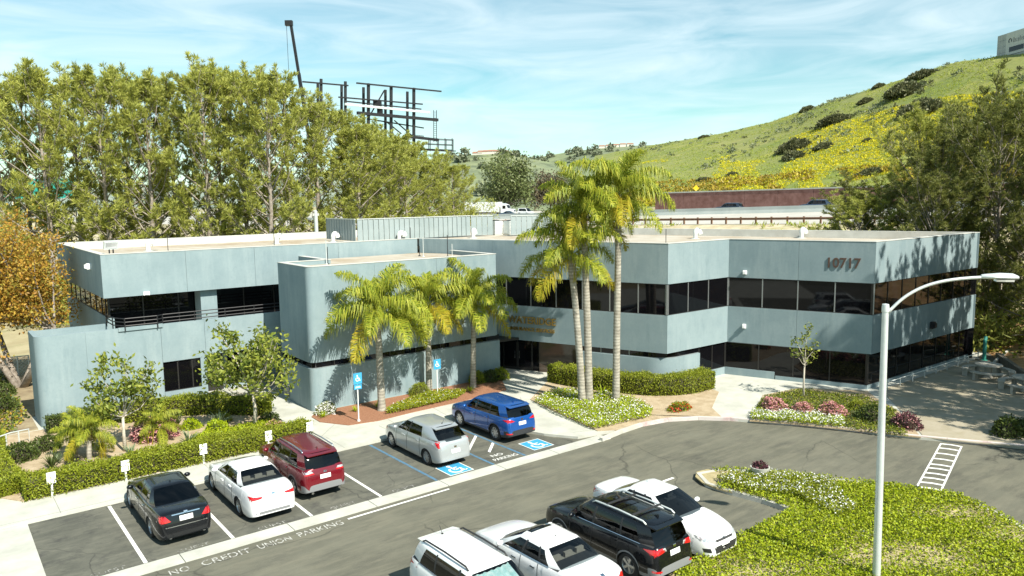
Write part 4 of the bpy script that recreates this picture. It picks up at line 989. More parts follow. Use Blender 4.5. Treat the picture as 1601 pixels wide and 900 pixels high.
    if S.get('spoiler'):
        y = yr_r+y0; MB().add([(-wr*.92, y+.1, Ht-.055), (wr*.92, y+.1, Ht-.055), (wr*.86, y-.2, Ht-.10), (-wr*.86, y-.2, Ht-.10), (-wr*.92, y+.1, Ht-.10), (wr*.92, y+.1, Ht-.10), (wr*.84, y-.19, Ht-.135), (-wr*.84, y-.19, Ht-.135)], [(0, 1, 2, 3), (3, 2, 6, 7), (7, 6, 5, 4), (0, 3, 7, 4), (1, 5, 6, 2)]).build('spoiler', pm, root)
    if S.get('exhaust'):
        for sx in (-1, 1): MB().tube([(sx*hw*.58, y0+.01, .30), (sx*hw*.58, y0+.2, .30)], .045, 10).build('exhaust_tip', chrome, root)
    if S.get('belt_trim'):
        for sx in (-1, 1):
            P_ = []
            for t in np.linspace(0, 1, 12):
                y = sp[0][0]*(1-t)+(sp[-1][0])*t; bx, bz = belt(y); P_.append((sx*(bx+.02), y+y0, bz+.03))
            MB().tube(P_, .014, 5).build('window_trim', chrome, root)
    return root

def sedan(L_=5.05, W=1.72, H=1.47, wb=2.98, ro=1.12, R=.335, **k):
    S = dict(L=L_, W=W, H=H, wb=wb, ro=ro, R=R, zb=.19,
        deck=[(0, .50), (.015, .60), (.05, .80), (.09, .98), (.14, 1.06), (.5, 1.085), (1.0, 1.08), (1.7, 1.02), (L_-1.62, 1.00), (L_-1.3, .99), (L_-.7, .90), (L_-.25, .77), (L_-.06, .66), (L_-.01, .58), (L_, .50)],
        shoulder=[(0, .46), (.015, .55), (.05, .72), (.1, .90), (.2, .97), (.8, .995), (1.6, .98), (L_-1.5, .93), (L_-1.0, .90), (L_-.5, .80), (L_-.2, .70), (L_-.05, .58), (L_, .47)],
        cab=(.88, L_-1.42, 1.62, L_-2.32, .70),
        pillars=[(L_-1.72, L_-2.40, 'G'), (L_/2+.02, L_/2-.10, 'B'), (L_/2-.06, L_/2-.17, 'G'), (1.78, 1.92, 'B'), (1.70, 1.86, 'Q'), (1.36, 1.72, 'P')],
        doors=[(L_-1.55, -.02), (L_/2-.02, -.02), (1.72, .06)], handles=(L_/2+.22, 1.95), bench=1.5)
    S.update(k); return S
def suv(L_=4.85, W=1.74, H=1.70, wb=2.9, ro=1.02, R=.365, **k):
    S = dict(L=L_, W=W, H=H, wb=wb, ro=ro, R=R, zb=.26,
        deck=[(0, .60), (.015, .72), (.04, .95), (.08, 1.14), (.16, 1.20), (.6, 1.19), (L_-1.6, 1.12), (L_-1.2, 1.11), (L_-.6, 1.03), (L_-.2, .92), (L_-.05, .80), (L_-.01, .70), (L_, .60)],
        shoulder=[(0, .55), (.015, .66), (.05, .88), (.1, 1.04), (.25, 1.10), (.9, 1.09), (L_-1.5, 1.03), (L_-1.0, 1.01), (L_-.5, .93), (L_-.18, .82), (L_-.05, .70), (L_, .56)],
        cab=(.12, L_-1.22, .42, L_-2.02, .755),
        pillars=[(L_-1.50, L_-2.10, 'G'), (L_/2+.12, L_/2+.04, 'B'), (L_/2+.03, L_/2-.04, 'G'), (1.42, 1.42, 'B'), (1.34, 1.36, 'V'), (.62, .88, 'P')],
        doors=[(L_-1.42, -.02), (L_/2+.06, -.02), (1.38, .05)], handles=(L_/2+.3, 1.6), bench=1.0, rearglass=privglass, spoiler=True,
        plan=[(0, .72), (.02, .80), (.08, .88), (.3, .955), (.8, 1), (L_-1.2, 1), (L_-.6, .96), (L_-.25, .88), (L_-.06, .76), (L_, .64)])
    S.update(k); return S
PI2 = PI
def rearset(hw, zt, lampm=redlamp, plate_z=.86, lamp=None, badge=True, bumper=None):
    """standard rear furniture"""
    o = [('number_plate', [(-.20, plate_z-.075), (.20, plate_z-.075), (.20, plate_z+.075), (-.20, plate_z+.075)], 'rear', platem)]
    if badge: o.append(('badge', [(-.05, plate_z+.13), (.05, plate_z+.13), (.06, plate_z+.20), (-.06, plate_z+.20)], 'rear', chrome))
    if lamp: o.append(('tail_lamp', lamp, 'rear', lampm, 'mirror'))
    if bumper: o.append(('bumper_trim', bumper, 'rear', plastic))
    return o
CARG = 'cars parked in front of the building'; CARF = 'cars parked along the planted island'
paint_black = mat('black_paint', (.004, .005, .007), .22, spec=.3, coat=.6); paint_white = paint('white_paint', (.80, .81, .81)); paint_red = paint('dark_red_paint', (.16, .004, .012), .25); paint_silver = paint('silver_paint', (.46, .49, .50), .45, .3); paint_blue = paint('blue_paint', (.008, .085, .34), .35)
# 1 black saloon
S = sedan(5.2, 1.74, 1.47, 3.02, 1.22, wheel='ten', handlem=chrome, exhaust=True, antenna='fin', seatm=seatdark, rearglass=privglass)
S['patches'] = [('tail_lamp', [(.46, .80), (.86, .76), (.86, .98), (.62, .985)], 'rear', redlamp, 'mirror'), ('tail_lamp', [(.02, .78), (.16, .78), (.30, .95), (.06, .97)], 'left', redlamp, 'mirror'),
    ('chrome_strip', [(-.42, .965), (.42, .965), (.42, .995), (-.42, .995)], 'rear', chrome), ('bumper_strip', [(-.84, .62), (.84, .62), (.84, .64), (-.84, .64)], 'rear', chrome)]+rearset(.87, 1, plate_z=.84)
make_car((5.95, 24.40+2.6, .016), 0, 'black saloon parked between white bay lines, second bay from the left, red tail lamps', CARG, paint_black, S)
# 2 white saloon
S = sedan(5.15, 1.74, 1.46, 2.98, 1.18, wheel='multi', antenna='fin', seatm=seattan, rearglass=lightglass)
S['patches'] = [('tail_lamp', [(.42, .84), (.88, .80), (.88, .96), (.36, .90)], 'rear', redlamp, 'mirror'), ('tail_lamp', [(.02, .80), (.12, .82), (.36, .93), (.06, .95)], 'left', redlamp, 'mirror'),
    ('sunroof', [(-.38, 2.75), (.38, 2.75), (.36, 3.25), (-.36, 3.25)], 'top', darkglass), ('bumper_trim', [(-.62, .33), (.62, .33), (.66, .42), (-.66, .42)], 'rear', greyplastic)]+rearset(.87, 1, plate_z=.78)
make_car((8.72, 24.28+2.57, .016), 0, 'white saloon with a dark sunroof parked between the black and the dark red car', CARG, paint_white, S)
# 3 dark red SUV with roof rails
S = suv(4.95, 1.76, 1.70, 2.92, 1.0, wheel='five', clad=True, rails=chrome, exhaust=True, antenna='fin', belt_trim=True, cladm=greyplastic)
S['patches'] = [('tail_lamp', [(.44, 1.02), (.86, 1.00), (.86, 1.08), (.50, 1.09)], 'rear', clearlamp, 'mirror'), ('tail_lamp', [(.40, .97), (.86, .95), (.86, 1.0), (.44, 1.02)], 'rear', redlamp, 'mirror')]+rearset(.88, 1, plate_z=.84)
make_car((10.87, 24.95+2.47, .016), 0, 'dark red SUV with silver roof rails parked right of the white saloon', CARG, paint_red, S)
# 4 silver hatchback
S = suv(4.75, 1.74, 1.565, 2.88, .92, R=.335, wheel='cover', antenna='rod', rearglass=carglass, zb=.2)
S['deck'] = [(0, .55), (.02, .68), (.06, .92), (.12, 1.08), (.22, 1.13), (.7, 1.12), (3.2, 1.05), (3.6, 1.02), (4.2, .92), (4.55, .80), (4.7, .68), (4.75, .56)]
S['shoulder'] = [(0, .5), (.02, .62), (.06, .84), (.12, .98), (.3, 1.04), (.9, 1.03), (3.2, .97), (3.7, .94), (4.3, .84), (4.6, .70), (4.75, .53)]
S['cab'] = (.14, 3.62, .84, 2.62, .72)
S['pillars'] = [(3.32, 2.62, 'G'), (2.42, 2.32, 'B'), (2.33, 2.24, 'G'), (1.32, 1.46, 'P'), (1.12, 1.38, 'P'), (.60, 1.12, 'P')]
S['plan'] = [(0, .66), (.02, .76), (.1, .86), (.35, .95), (.9, 1), (3.5, 1), (4.1, .95), (4.5, .84), (4.7, .70), (4.75, .56)]
S['patches'] = [('tail_lamp', [(.70, .80), (.80, .80), (.84, 1.10), (.76, 1.10)], 'rear', clearlamp, 'mirror'), ('tail_lamp', [(.08, .85), (.16, .85), (.42, 1.09), (.18, 1.09)], 'left', redlamp, 'mirror')]+rearset(.87, 1, plate_z=.66)
make_car((16.28, 24.62+2.37, .016), 0, 'silver hatchback parked in an accessible bay left of the blue SUV', CARG, paint_silver, S)
# 5 blue SUV
S = suv(4.72, 1.76, 1.67, 2.78, .95, wheel='cover', clad=True, antenna='fin')
S['patches'] = [('tail_lamp', [(.40, .98), (.86, .95), (.88, 1.09), (.60, 1.08)], 'rear', redlamp, 'mirror'), ('tail_lamp', [(.03, .96), (.15, .98), (.42, 1.05), (.10, 1.08)], 'left', redlamp, 'mirror'), ('reflector', [(.56, .44), (.80, .44), (.80, .50), (.58, .49)], 'rear', redlamp, 'mirror')]+rearset(.88, 1, plate_z=.86)
make_car((20.25, 25.27+2.36, .016), 0, 'bright blue SUV parked in the accessible bay nearest the entrance', CARG, paint_blue, S)
# 6 white SUV facing the island
S = suv(4.85, 1.76, 1.72, 2.88, 1.0, wheel='five', clad=True, rails=plastic, antenna='rod', belt_trim=True, frontglass=clearglass)
S['patches'] = [('tail_lamp', [(.40, .98), (.88, .95), (.88, 1.12), (.60, 1.08)], 'rear', redlamp, 'mirror'), ('tail_lamp', [(.03, .98), (.15, 1.0), (.42, 1.05), (.10, 1.10)], 'right', redlamp, 'mirror')]
c6 = make_car((10.52, 17.25-2.43, .012), PI, 'white SUV with a silver sunshade behind its windscreen, leftmost of the front row', CARF, paint_white, S)
shade = mat('sunshade_mat', (.55, .66, .66), .35, metal=.4, col2=(.30, .52, .52), scale=9)
mb = MB(); V = []
for j in range(7):
    for i in range(17): 
        u, v = i/16*2-1, j/6; V.append((u*.62*(1-.12*v), -2.425+3.55-.80*v+.06*(1-u*u)+.02*math.sin(i*2.2), 1.13+.42*v+.015*math.cos(i*2.2)))
mb.add(V, [(j*17+i, j*17+i+1, (j+1)*17+i+1, (j+1)*17+i) for j in range(6) for i in range(16)])
o = mb.build('sun_shade', shade, smooth=True); o.parent = c6
# 7 white saloon, nose away
S = sedan(5.1, 1.74, 1.46, 2.95, 1.18, wheel='multi', seatm=seattan, belt_trim=True, handlem=chrome, rearglass=lightglass)
S['patches'] = [('tail_lamp', [(.46, .84), (.86, .80), (.86, .98), (.60, .97)], 'rear', redlamp, 'mirror'), ('tail_lamp', [(.02, .80), (.14, .82), (.30, .95), (.06, .97)], 'left', redlamp, 'mirror'), ('sunroof', [(-.38, 2.55), (.38, 2.55), (.36, 3.05), (-.36, 3.05)], 'top', darkglass), ('washer', [(-.03, 1.95), (.03, 1.95), (.02, 2.0), (-.02, 2.0)], 'top', chrome)]+rearset(.87, 1)
make_car((13.15, 13.05+2.55, .012), 0, 'white saloon with a sunroof parked between the white SUV and the black SUV', CARF, paint_white, S)
# 8 black SUV
S = suv(4.85, 1.76, 1.70, 2.88, 1.02, wheel='five', clad=True, cladm=greyplastic, rails=galv, bars=True, antenna='fin', belt_trim=True)
S['patches'] = [('tail_lamp', [(.36, 1.00), (.86, .92), (.88, 1.10), (.46, 1.10)], 'rear', redlamp, 'mirror'), ('tail_lamp', [(.03, .92), (.20, .96), (.50, 1.05), (.10, 1.10)], 'left', redlamp, 'mirror'), ('lamp_lens', [(.34, 1.0), (.44, .99), (.48, 1.09), (.38, 1.09)], 'rear', clearlamp, 'mirror'), ('sunroof', [(-.40, 1.7), (.40, 1.7), (.38, 2.5), (-.38, 2.5)], 'top', darkglass), ('reflector', [(.56, .46), (.80, .46), (.80, .52), (.58, .51)], 'rear', redlamp, 'mirror')]+rearset(.88, 1, plate_z=.90)
make_car((15.85, 13.05+2.42, .012), 0, 'black SUV with roof rails and cross bars parked between two white saloons', CARF, paint_black, S)
# 9 white saloon facing the island
S = sedan(4.95, 1.74, 1.46, 2.85, 1.1, wheel='multi', seatm=seatdark, antenna='fin')
S['cab'] = (.88, 4.95-1.30, 1.62, 4.95-2.25, .70)
S['patches'] = [('tail_lamp', [(.46, .84), (.86, .80), (.86, .98), (.60, .97)], 'rear', redlamp, 'mirror'), ('tail_lamp', [(.02, .80), (.14, .82), (.30, .95), (.06, .97)], 'right', redlamp, 'mirror'),
    ('head_lamp', [(.34, .64), (.80, .66), (.80, .80), (.50, .71)], 'front', clearlamp, 'mirror'), ('lower_grille', [(-.44, .30), (.44, .30), (.52, .52), (-.52, .52)], 'front', plastic), ('upper_grille', [(-.36, .62), (.36, .62), (.42, .67), (-.42, .67)], 'front', plastic), ('fog_lamp', [(.58, .36), (.72, .36), (.74, .47), (.62, .49)], 'front', plastic, 'mirror'), ('number_plate', [(-.18, .40), (.18, .40), (.18, .53), (-.18, .53)], 'front', platem), ('badge', [(-.05, .625), (.05, .625), (.05, .685), (-.05, .685)], 'front', chrome)]
make_car((18.02, 12.98+2.48, .012), PI, 'white saloon facing the island, right of the black SUV', CARF, paint_white, S)
# roofs at the very bottom of the view
S = sedan(4.9, 1.74, 1.44, 2.9, 1.1, lite=True) if False else sedan(4.9, 1.74, 1.44, 2.9, 1.1)
make_car((20.45, 5.05, -.02), PI*.03, 'dark car at the bottom right edge below the ground cover', 'cars parked below the island', paint('dark_green_paint', (.012, .014, .012)), S)
# freeway traffic
for (px, py, n, S, pm, lb) in ((1140, 318, 32, suv(4.8, 1.9, 1.72), paint('navy_paint', (.02, .03, .05)), 'dark estate car driving on the freeway beyond the barrier, the left one'), (1276, 316, 32, suv(5.0, 1.9, 1.78), paint('slate_paint', (.04, .06, .10)), 'dark blue SUV driving on the freeway beyond the barrier, the right one')):
    d = ray(px, 300); d = d[:2]; k = ((FA@FN)+n)/(d@FN); q = d*k; s = (q-FA)@FD
    make_car((q[0], q[1], fwz(s, n)), math.atan2(FD[1], FD[0])-PI/2, lb, 'cars on the freeway', pm, S, name='freeway_car', lite=True)
def road_at(px, py):
    """point of the freeway surface under a pixel"""
    d = ray(px, py)
    for z in np.linspace(4.0, 9.0, 201):
        t = (z-CAMH)/d[2]; q = d[:2]*t; s = (q-FA)@FD; n = (q-FA)@FN
        if fwz(s, n) <= z+.03: return np.array([q[0], q[1], fwz(s, n)])
    return np.array([d[0]*t, d[1]*t, z])

# ================================================================== TREES AND PLANTS
UPN = np.array([0, 0, 1.])
def pine_data(seed, h, rad, z0=.2, nlimb=44, nsub=7, nd=9, nl=(.36, .58), nw=.075, lm=None, prof=((0, .72), (.22, 1), (.55, .86), (.82, .5), (1, .16)), lean=.02, up=.45):
    r = np.random.default_rng(seed); br = MB(); T = []; TD = []
    zz = np.linspace(0, 1, 9); ang = r.random()*6.28; wob = np.c_[np.cumsum(r.normal(0, .018*h/9, 9))+lean*h*zz*math.cos(ang), np.cumsum(r.normal(0, .018*h/9, 9))+lean*h*zz*math.sin(ang), zz*h]
    r0 = h*.0125; br.tube(wob, np.interp(zz, [0, .1, 1], [r0*1.25, r0, .03]), 8)
    for i in range(nlimb):
        t = (i+.5)/nlimb; t = t**.9; f = z0+(.985-z0)*t; b = np.array([np.interp(f, zz, wob[:, k]) for k in range(3)])
        R_ = rad*np.interp(t, *zip(*prof))*r.uniform(.7, 1.15); az = i*2.4+r.normal(0, .35); el = math.radians(np.interp(t, [0, .4, 1], [12, 36, 68])+r.normal(0, 9))
        d = np.array([math.cos(az)*math.cos(el), math.sin(az)*math.cos(el), math.sin(el)]); n = 6; p = [b]; step = R_/max(.45, math.cos(el))/n
        for k in range(n): d = norm(d+UPN*up*.18+r.normal(0, .09, 3)); p.append(p[-1]+d*step)
        p = np.array(p); br.tube(p, np.linspace(max(.025, r0*.42*(1-t*.7)), .012, n+1), 4, cap=False)
        for q in range(nsub):
            u = .48+.52*(q+r.random())/nsub; k = min(int(u*n), n-1); s = p[k]+(p[k+1]-p[k])*(u*n-k); dd = norm(p[k+1]-p[k]); ln = R_*.2*(1.25-u*.5)+.35
            sd = norm(dd*.6+r.normal(0, .55, 3)+UPN*up*1.5); e = s+sd*ln; m = s+(e-s)*.5+r.normal(0, .05, 3)
            br.tube([s, m, e], [.016, .012, .008], 3, cap=False)
            for w in (.4, .7, .88, 1.0): T.append(s+(e-s)*w+r.normal(0, .07, 3)); TD.append(sd)
        for w in (5, 6): T.append(p[w]); TD.append(norm(p[-1]-p[-2]))
    T = np.array(T); TD = np.array(TD); n = len(T)
    P = np.repeat(T, nd, 0); D = np.repeat(TD, nd, 0)*.75+r.normal(0, .58, (n*nd, 3))+UPN*.42; D /= np.linalg.norm(D, axis=1)[:, None]
    V = leafV(P, D, r.uniform(*nl, n*nd), nw); tr = br.build('trunk', bark, smooth=True); td = tr.data; bpy.data.objects.remove(tr)
    return td, leafmesh('crown', [(V, lm or pineleaf)])
ZM = {}
def place_tree(name, data, loc, sc, rz, label, cat='tree', group=None, hgt=None):
    r = thing(name, loc, label, cat, group, rz); zm = max(v.co.z for v in data[1].vertices) if data[1].name not in ZM else ZM[data[1].name]; ZM[data[1].name] = zm; r.scale = (sc, sc, hgt/zm if hgt else sc); link('trunk', data[0], r); link('crown', data[1], r); return r
PD = [pine_data(20+i, 20, 4.3, .08+.03*(i % 3), 52, 8, 11, (.32, .55), .062, prof=((0, .80), (.2, 1), (.5, .95), (.78, .66), (.93, .36), (1, .14))) for i in range(5)]
spots = [(-45, 74, 108), (5, 70, 98), (50, 75, 100), (82, 67, 80), (128, 73, 92), (172, 68, 86), (205, 74, 96), (238, 69, 98), (282, 73, 102), (330, 68, 76), (352, 75, 88), (385, 70, 92), (420, 67, 90), (462, 72, 98), (503, 76, 133), (543, 81, 160), (582, 88, 180), (622, 95, 196), (658, 102, 212), (694, 110, 228), (728, 117, 252), (563, 78, 178), (604, 84, 200), (642, 92, 218), (677, 100, 236), (712, 108, 252)]
plabels = ['far left edge, cut by the frame', 'second from the left edge', 'behind the orange tree', 'with a sharp tip left of the roof floodlight', 'above the roof floodlight', 'broad, above the left roof corner', 'narrow, third right of the floodlight', 'above the first roof rod', 'left of the tallest pine', 'tallest of the row with a pointed top', 'just right of the tallest pine', 'left of the crane by three crowns', 'left of the crane by two crowns', 'in front of the crane boom', 'first one right of the crane boom', 'in front of the left billboard posts', 'in front of the billboard frame', 'under the middle of the billboard frame', 'under the right end of the billboard frame', 'below the billboard platform', 'last at the right end by the truck', 'low one in front, below the left billboard posts', 'low one in front, below the machinery on the frame', 'low one in front, below the frame catwalk', 'low one in front, below the frame ladder', 'low one in front, near the right end of the row']
for i, (px, Z, ty) in enumerate(spots):
    X = (px-800.5)/FOC*Z; b = ew(X, Z); zt = zat(px, ty, b[0], b[1]); q = (b[:2]-FA); n = q@FN; zg = max(0, float(bank_z(np.array([[b[0], b[1], 0.]]))[0])) if n > -24 else 0
    h = zt-zg; place_tree('pine_tree', PD[i % 5], (b[0], b[1], zg-.1), h/20*(1.0 if i < 14 else 1.22), i*1.3, 'bushy pine behind the roof, '+plabels[i], group='pine row behind the building', hgt=h)
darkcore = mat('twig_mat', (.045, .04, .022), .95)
# low growth below the pine row
def bush_data(name, seed, rx, ry, rz, n, ls, mats_, flower=None, nf=0, fs=.06, core=True, corem=None, up=.3):
    r = np.random.default_rng(seed); d = r.normal(size=(n, 3)); d /= np.linalg.norm(d, axis=1)[:, None]; d[:, 2] = np.abs(d[:, 2])*1.0-.12
    lump = 1+.17*vnoise(d*2.2, 2.3, seed)+.08*vnoise(d*5, 2.3, seed+1)
    rad = r.uniform(.55, 1.0, n)**.5*lump; P = d*rad[:, None]*np.array([rx, ry, rz]); P[:, 2] = np.maximum(P[:, 2]+.08*rz, .02)
    D = d*.7+r.normal(0, .6, (n, 3))+UPN*up; D /= np.linalg.norm(D, axis=1)[:, None]
    sets = [(leafV(P, D, r.uniform(.7, 1.2, n)*ls, ls*.55), mats_)]
    if flower is not None:
        k = r.choice(n, nf); sets.append((leafV(P[k]*1.06, rdir(nf)*[1, 1, .5], fs, fs*.9), flower)); sets.append((leafV(P[k]*1.06, rdir(nf)*[1, 1, .5], fs, fs*.9), flower))
    V = np.vstack([s[0] for s in sets]); mi = np.concatenate([np.full(len(s[0])//4, i) for i, s in enumerate(sets)]); ms = [s[1] for s in sets]
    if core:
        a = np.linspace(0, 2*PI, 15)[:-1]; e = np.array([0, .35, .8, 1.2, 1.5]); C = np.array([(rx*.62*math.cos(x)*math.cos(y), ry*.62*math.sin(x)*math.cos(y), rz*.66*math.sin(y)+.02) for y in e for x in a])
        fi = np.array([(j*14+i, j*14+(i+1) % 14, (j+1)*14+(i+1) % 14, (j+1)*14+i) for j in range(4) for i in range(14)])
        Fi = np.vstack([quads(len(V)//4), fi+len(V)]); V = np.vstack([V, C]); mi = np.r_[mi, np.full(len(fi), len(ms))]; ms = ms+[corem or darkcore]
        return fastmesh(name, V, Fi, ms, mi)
    return fastmesh(name, V, quads(len(V)//4), ms, mi)
darkcore = mat('twig_mat', (.045, .04, .022), .95)
def bush(name, loc, data, label, cat='shrub', group=None, sc=1., rz=0.):
    o = link(name, data, loc=tuple(loc)); o.scale = (sc,)*3 if np.isscalar(sc) else sc; o.rotation_euler = (0, 0, rz); return tag(o, label, cat, group)
# understory as one thicket
pts = []; 
for (px, Z, ty) in spots:
    for k in range(5): b = ew((px+RNG.uniform(-35, 35)-800.5)/FOC*Z, Z+RNG.uniform(-4, 5)); pts.append(b[:2])
sets = []
P = []
for b, hs in [(b, 1.) for b in pts]+[(np.array(p), .75) for p in ((55.5, 22.5), (57, 25), (59, 28), (62, 27), (58, 19), (61, 22), (60, 31), (64, 30), (66, 25), (63, 18), (56, 28), (68, 22), (57, 17), (58.5, 18.5), (60, 17), (59, 15), (62, 15), (55.5, 20), (57, 21.5), (64, 17))]:
    zg = max(0, float(bank_z(np.array([[b[0], b[1], 0.]]))[0])); h = RNG.uniform(3.0, 6.0)*hs; n = 420; d = RNG.normal(size=(n, 3)); d /= np.linalg.norm(d, axis=1)[:, None]; p = d*RNG.uniform(.5, 1, n)[:, None]*np.array([2.2, 2.2, h*.55]); p[:, 2] += h*.45; P.append(p+np.array([b[0], b[1], zg]))
P = np.vstack(P); D = rdir(len(P))*.8+UPN*.4; D /= np.linalg.norm(D, axis=1)[:, None]
tag(clump([(leafV(P, D, RNG.uniform(.35, .6, len(P)), .13), pineleaf)], 'thicket'), kind='stuff')
# pines at the right end, close
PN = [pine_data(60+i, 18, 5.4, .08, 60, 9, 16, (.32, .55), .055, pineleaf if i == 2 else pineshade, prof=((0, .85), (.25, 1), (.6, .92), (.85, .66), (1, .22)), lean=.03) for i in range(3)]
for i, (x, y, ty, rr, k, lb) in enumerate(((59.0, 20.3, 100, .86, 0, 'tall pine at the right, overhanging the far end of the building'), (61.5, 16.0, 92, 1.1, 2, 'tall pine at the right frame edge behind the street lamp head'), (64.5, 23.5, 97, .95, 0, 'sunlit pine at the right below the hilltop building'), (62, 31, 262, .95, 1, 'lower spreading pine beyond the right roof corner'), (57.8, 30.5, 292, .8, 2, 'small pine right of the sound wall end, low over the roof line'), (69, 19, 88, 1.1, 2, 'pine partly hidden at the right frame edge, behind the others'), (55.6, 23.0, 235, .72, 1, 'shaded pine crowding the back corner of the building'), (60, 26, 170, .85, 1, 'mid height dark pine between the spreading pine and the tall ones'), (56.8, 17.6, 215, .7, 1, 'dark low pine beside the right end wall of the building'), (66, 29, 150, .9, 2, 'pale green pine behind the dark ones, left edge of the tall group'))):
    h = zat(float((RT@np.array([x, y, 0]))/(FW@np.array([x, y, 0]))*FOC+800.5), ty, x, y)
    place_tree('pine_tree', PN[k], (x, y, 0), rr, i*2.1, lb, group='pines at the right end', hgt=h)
# pines just outside the view on the right, whose shade falls on wall, patio and road
OUTL = ['nearest the building wall', 'behind the picnic tables', 'highest on the slope', 'shading the patio middle', 'far out on the slope', 'tallest, shading the building number', 'shading the lane below the crossing', 'shading the kerb beside the crossing', 'shading the glass wall end', 'shading the front of the patio', 'between the patio and the lane', 'with the widest crown on the slope', 'smallest, close to the frame edge', 'farthest towards the road']
for i, (x, y, h, rr) in enumerate(((47.0, 8.0, 21, .8), (52.5, 5.0, 17, .9), (57, 8, 16, .85), (44.0, 1.5, 13, .9), (50, 0, 15, .9), (40.8, 5.5, 21, .7), (33.5, -2.5, 12, .7), (37.8, .5, 12.5, .75), (50.5, 10.2, 18, .6), (41.5, -1, 15, .8), (43.5, 5.5, 22, .75), (48.5, 3.5, 24, .9), (39.6, 8.0, 12, .52), (45.5, -2.5, 17, .9))):
    place_tree('pine_tree', PN[i % 3], (x, y, 0), rr, i*1.7, 'pine outside the right frame edge, '+OUTL[i], group='pines right of the patio', hgt=h)

# ---- queen palms
palmcrown = mat('palm_shaft_mat', (.17, .17, .06), .7, col2=(.28, .24, .10), scale=4)
def frond_data(seed, Ln, el0, droop, nleaf=46, old=False):
    r = np.random.default_rng(seed); n = 16; el = math.radians(el0); pts = [np.zeros(3)]; side = r.normal(0, .10)
    for k in range(n):
        t = k/n; e = el-math.radians(droop)*t**1.25; a = side*t; pts.append(pts[-1]+np.array([math.cos(e)*math.cos(a), math.cos(e)*math.sin(a), math.sin(e)])*Ln/n)
    pts = np.array(pts); mb = MB(); mb.tube(pts, np.linspace(.035, .008, n+1), 5, mi=0)
    V = []
    for s in (-1, 1):
        for i in range(nleaf):
            u = .16+.84*(i+r.random()*.8)/nleaf; k = min(int(u*n), n-1); b = pts[k]+(pts[k+1]-pts[k])*(u*n-k); tn = norm(pts[k+1]-pts[k]); sd = norm(np.cross(tn, UPN))*s; upv = norm(np.cross(sd*s, tn))
            if upv[2] < 0: upv = -upv
            l = .88*math.sin(PI*min(1, .12+u*.86))**.6*r.uniform(.8, 1.15)*(1 if u < .95 else .6)*Ln/3.2
            rk = r.choice([-.25, .25, .6]); d1 = norm(sd*.85+tn*.45+upv*rk+r.normal(0, .17, 3)); d2 = norm(d1*.55+np.array([0, 0, -1.0])*r.uniform(.9, 1.8)+tn*.12); wv = norm(np.cross(d1, upv))
            w = .032*Ln/3.2*r.uniform(.8, 1.2); m = b+d1*l*.5; t_ = m+d2*l*.55
            V.append([b-wv*w*.5, b+wv*w*.5, m+wv*w*.62, m-wv*w*.62]); V.append([m-wv*w*.62, m+wv*w*.62, t_+wv*w*.12, t_-wv*w*.12])
    V = np.array(V).reshape(-1, 3); nq = len(V)//4; base = len(mb.v); allV = np.vstack([np.array(mb.v), V])
    me = bpy.data.meshes.new('frond'); me.from_pydata(allV.tolist(), [], mb.f+[tuple(q) for q in (quads(nq)+base).tolist()])
    me.materials.append(palmgold if old else palmleaf); me.materials.append(palmgold if old else palmleaf); me.update(); return me
FROND = {}
for k, (e, dr) in enumerate(((80, 84), (66, 100), (50, 108), (33, 108), (14, 94), (-8, 70))):
    for j in range(2): FROND[(k, j)] = (frond_data(300+k*2+j, 3.15, e, dr, 112, False), frond_data(330+k*2+j, 3.0, e, dr, 100, True))
def palm(base, top, rb, rt, label, group, sc=1., seed=0, nf=19, pod=False, bulge=False, a0=0.):
    base, top = np.array(base, float), np.array(top, float); r = np.random.default_rng(seed); root = thing('palm_tree', base, label, 'palm', group)
    h = top[2]-base[2]; nz = max(10, int(h/.11)); z = np.linspace(0, 1, nz); c = np.array([(top[:2]-base[:2])*(t**1.4) for t in z]); rad = np.interp(z, [0, .03, .12, 1], [rb*1.35, rb*1.1, rb, rt])*(1+.035*np.sin(np.arange(nz)*PI))
    if bulge: rad = rad*(1+.35*np.exp(-((z-.93)/.05)**2))
    MB().tube(np.c_[c, z*h-.05], rad, 12).build('trunk', palmbark, root, smooth=True, sharp=60)
    tp = top-base
    mb = MB(); mb.tube([tp+[0, 0, -.25], tp+[0, 0, .1], tp+[0, 0, .55*sc]], [rt*1.05, rt*1.15, rt*.45], 10); mb.build('crown_shaft', palmcrown, root, smooth=True)
    for i in range(nf):
        k = min(5, int(6*(i+.5)/nf)); old = (k == 5 and r.random() < .55) or (k == 4 and r.random() < .22)
        me = FROND[(k, i % 2)][1 if old else 0]; o = link('frond', me, root, loc=tuple(tp+np.array([0, 0, .45*sc*(1-k/6)])))
        o.rotation_euler = (r.normal(0, .08), r.normal(0, .08), a0+i*2.399+r.normal(0, .18)); s = sc*r.uniform(.88, 1.1); o.scale = (s, s, s)
    for i in range(3):     # hanging seed stalks
        a = r.random()*6.28; d = np.array([math.cos(a), math.sin(a), 0]); p = [tp+d*.1, tp+d*.45+[0, 0, .1], tp+d*.6+[0, 0, -.35], tp+d*.62+[0, 0, -.8]]; mb = MB(); mb.tube(p, [.02, .018, .015, .01], 4)
        for q in range(40): s = p[2]+(p[3]-p[2])*r.random(); mb.tube([s, s+np.array([*r.normal(0, .07, 2), -.3])], [.006, .004], 3, cap=False)
        mb.build('seed_stalk', palmgold, root)
    if pod:
        d = -FW*.12-RT*.42; mb = MB(); mb.tube([tp+d*.2+[0, 0, .1], tp+d+[0, 0, -.1], tp+d*1.15+[0, 0, -.7], tp+d*1.25+[0, 0, -1.25]], [.03, .10, .15, .01], 8); mb.build('spathe', mat('spathe_mat', (.50, .30, .10), .7), root, smooth=True)
    return root
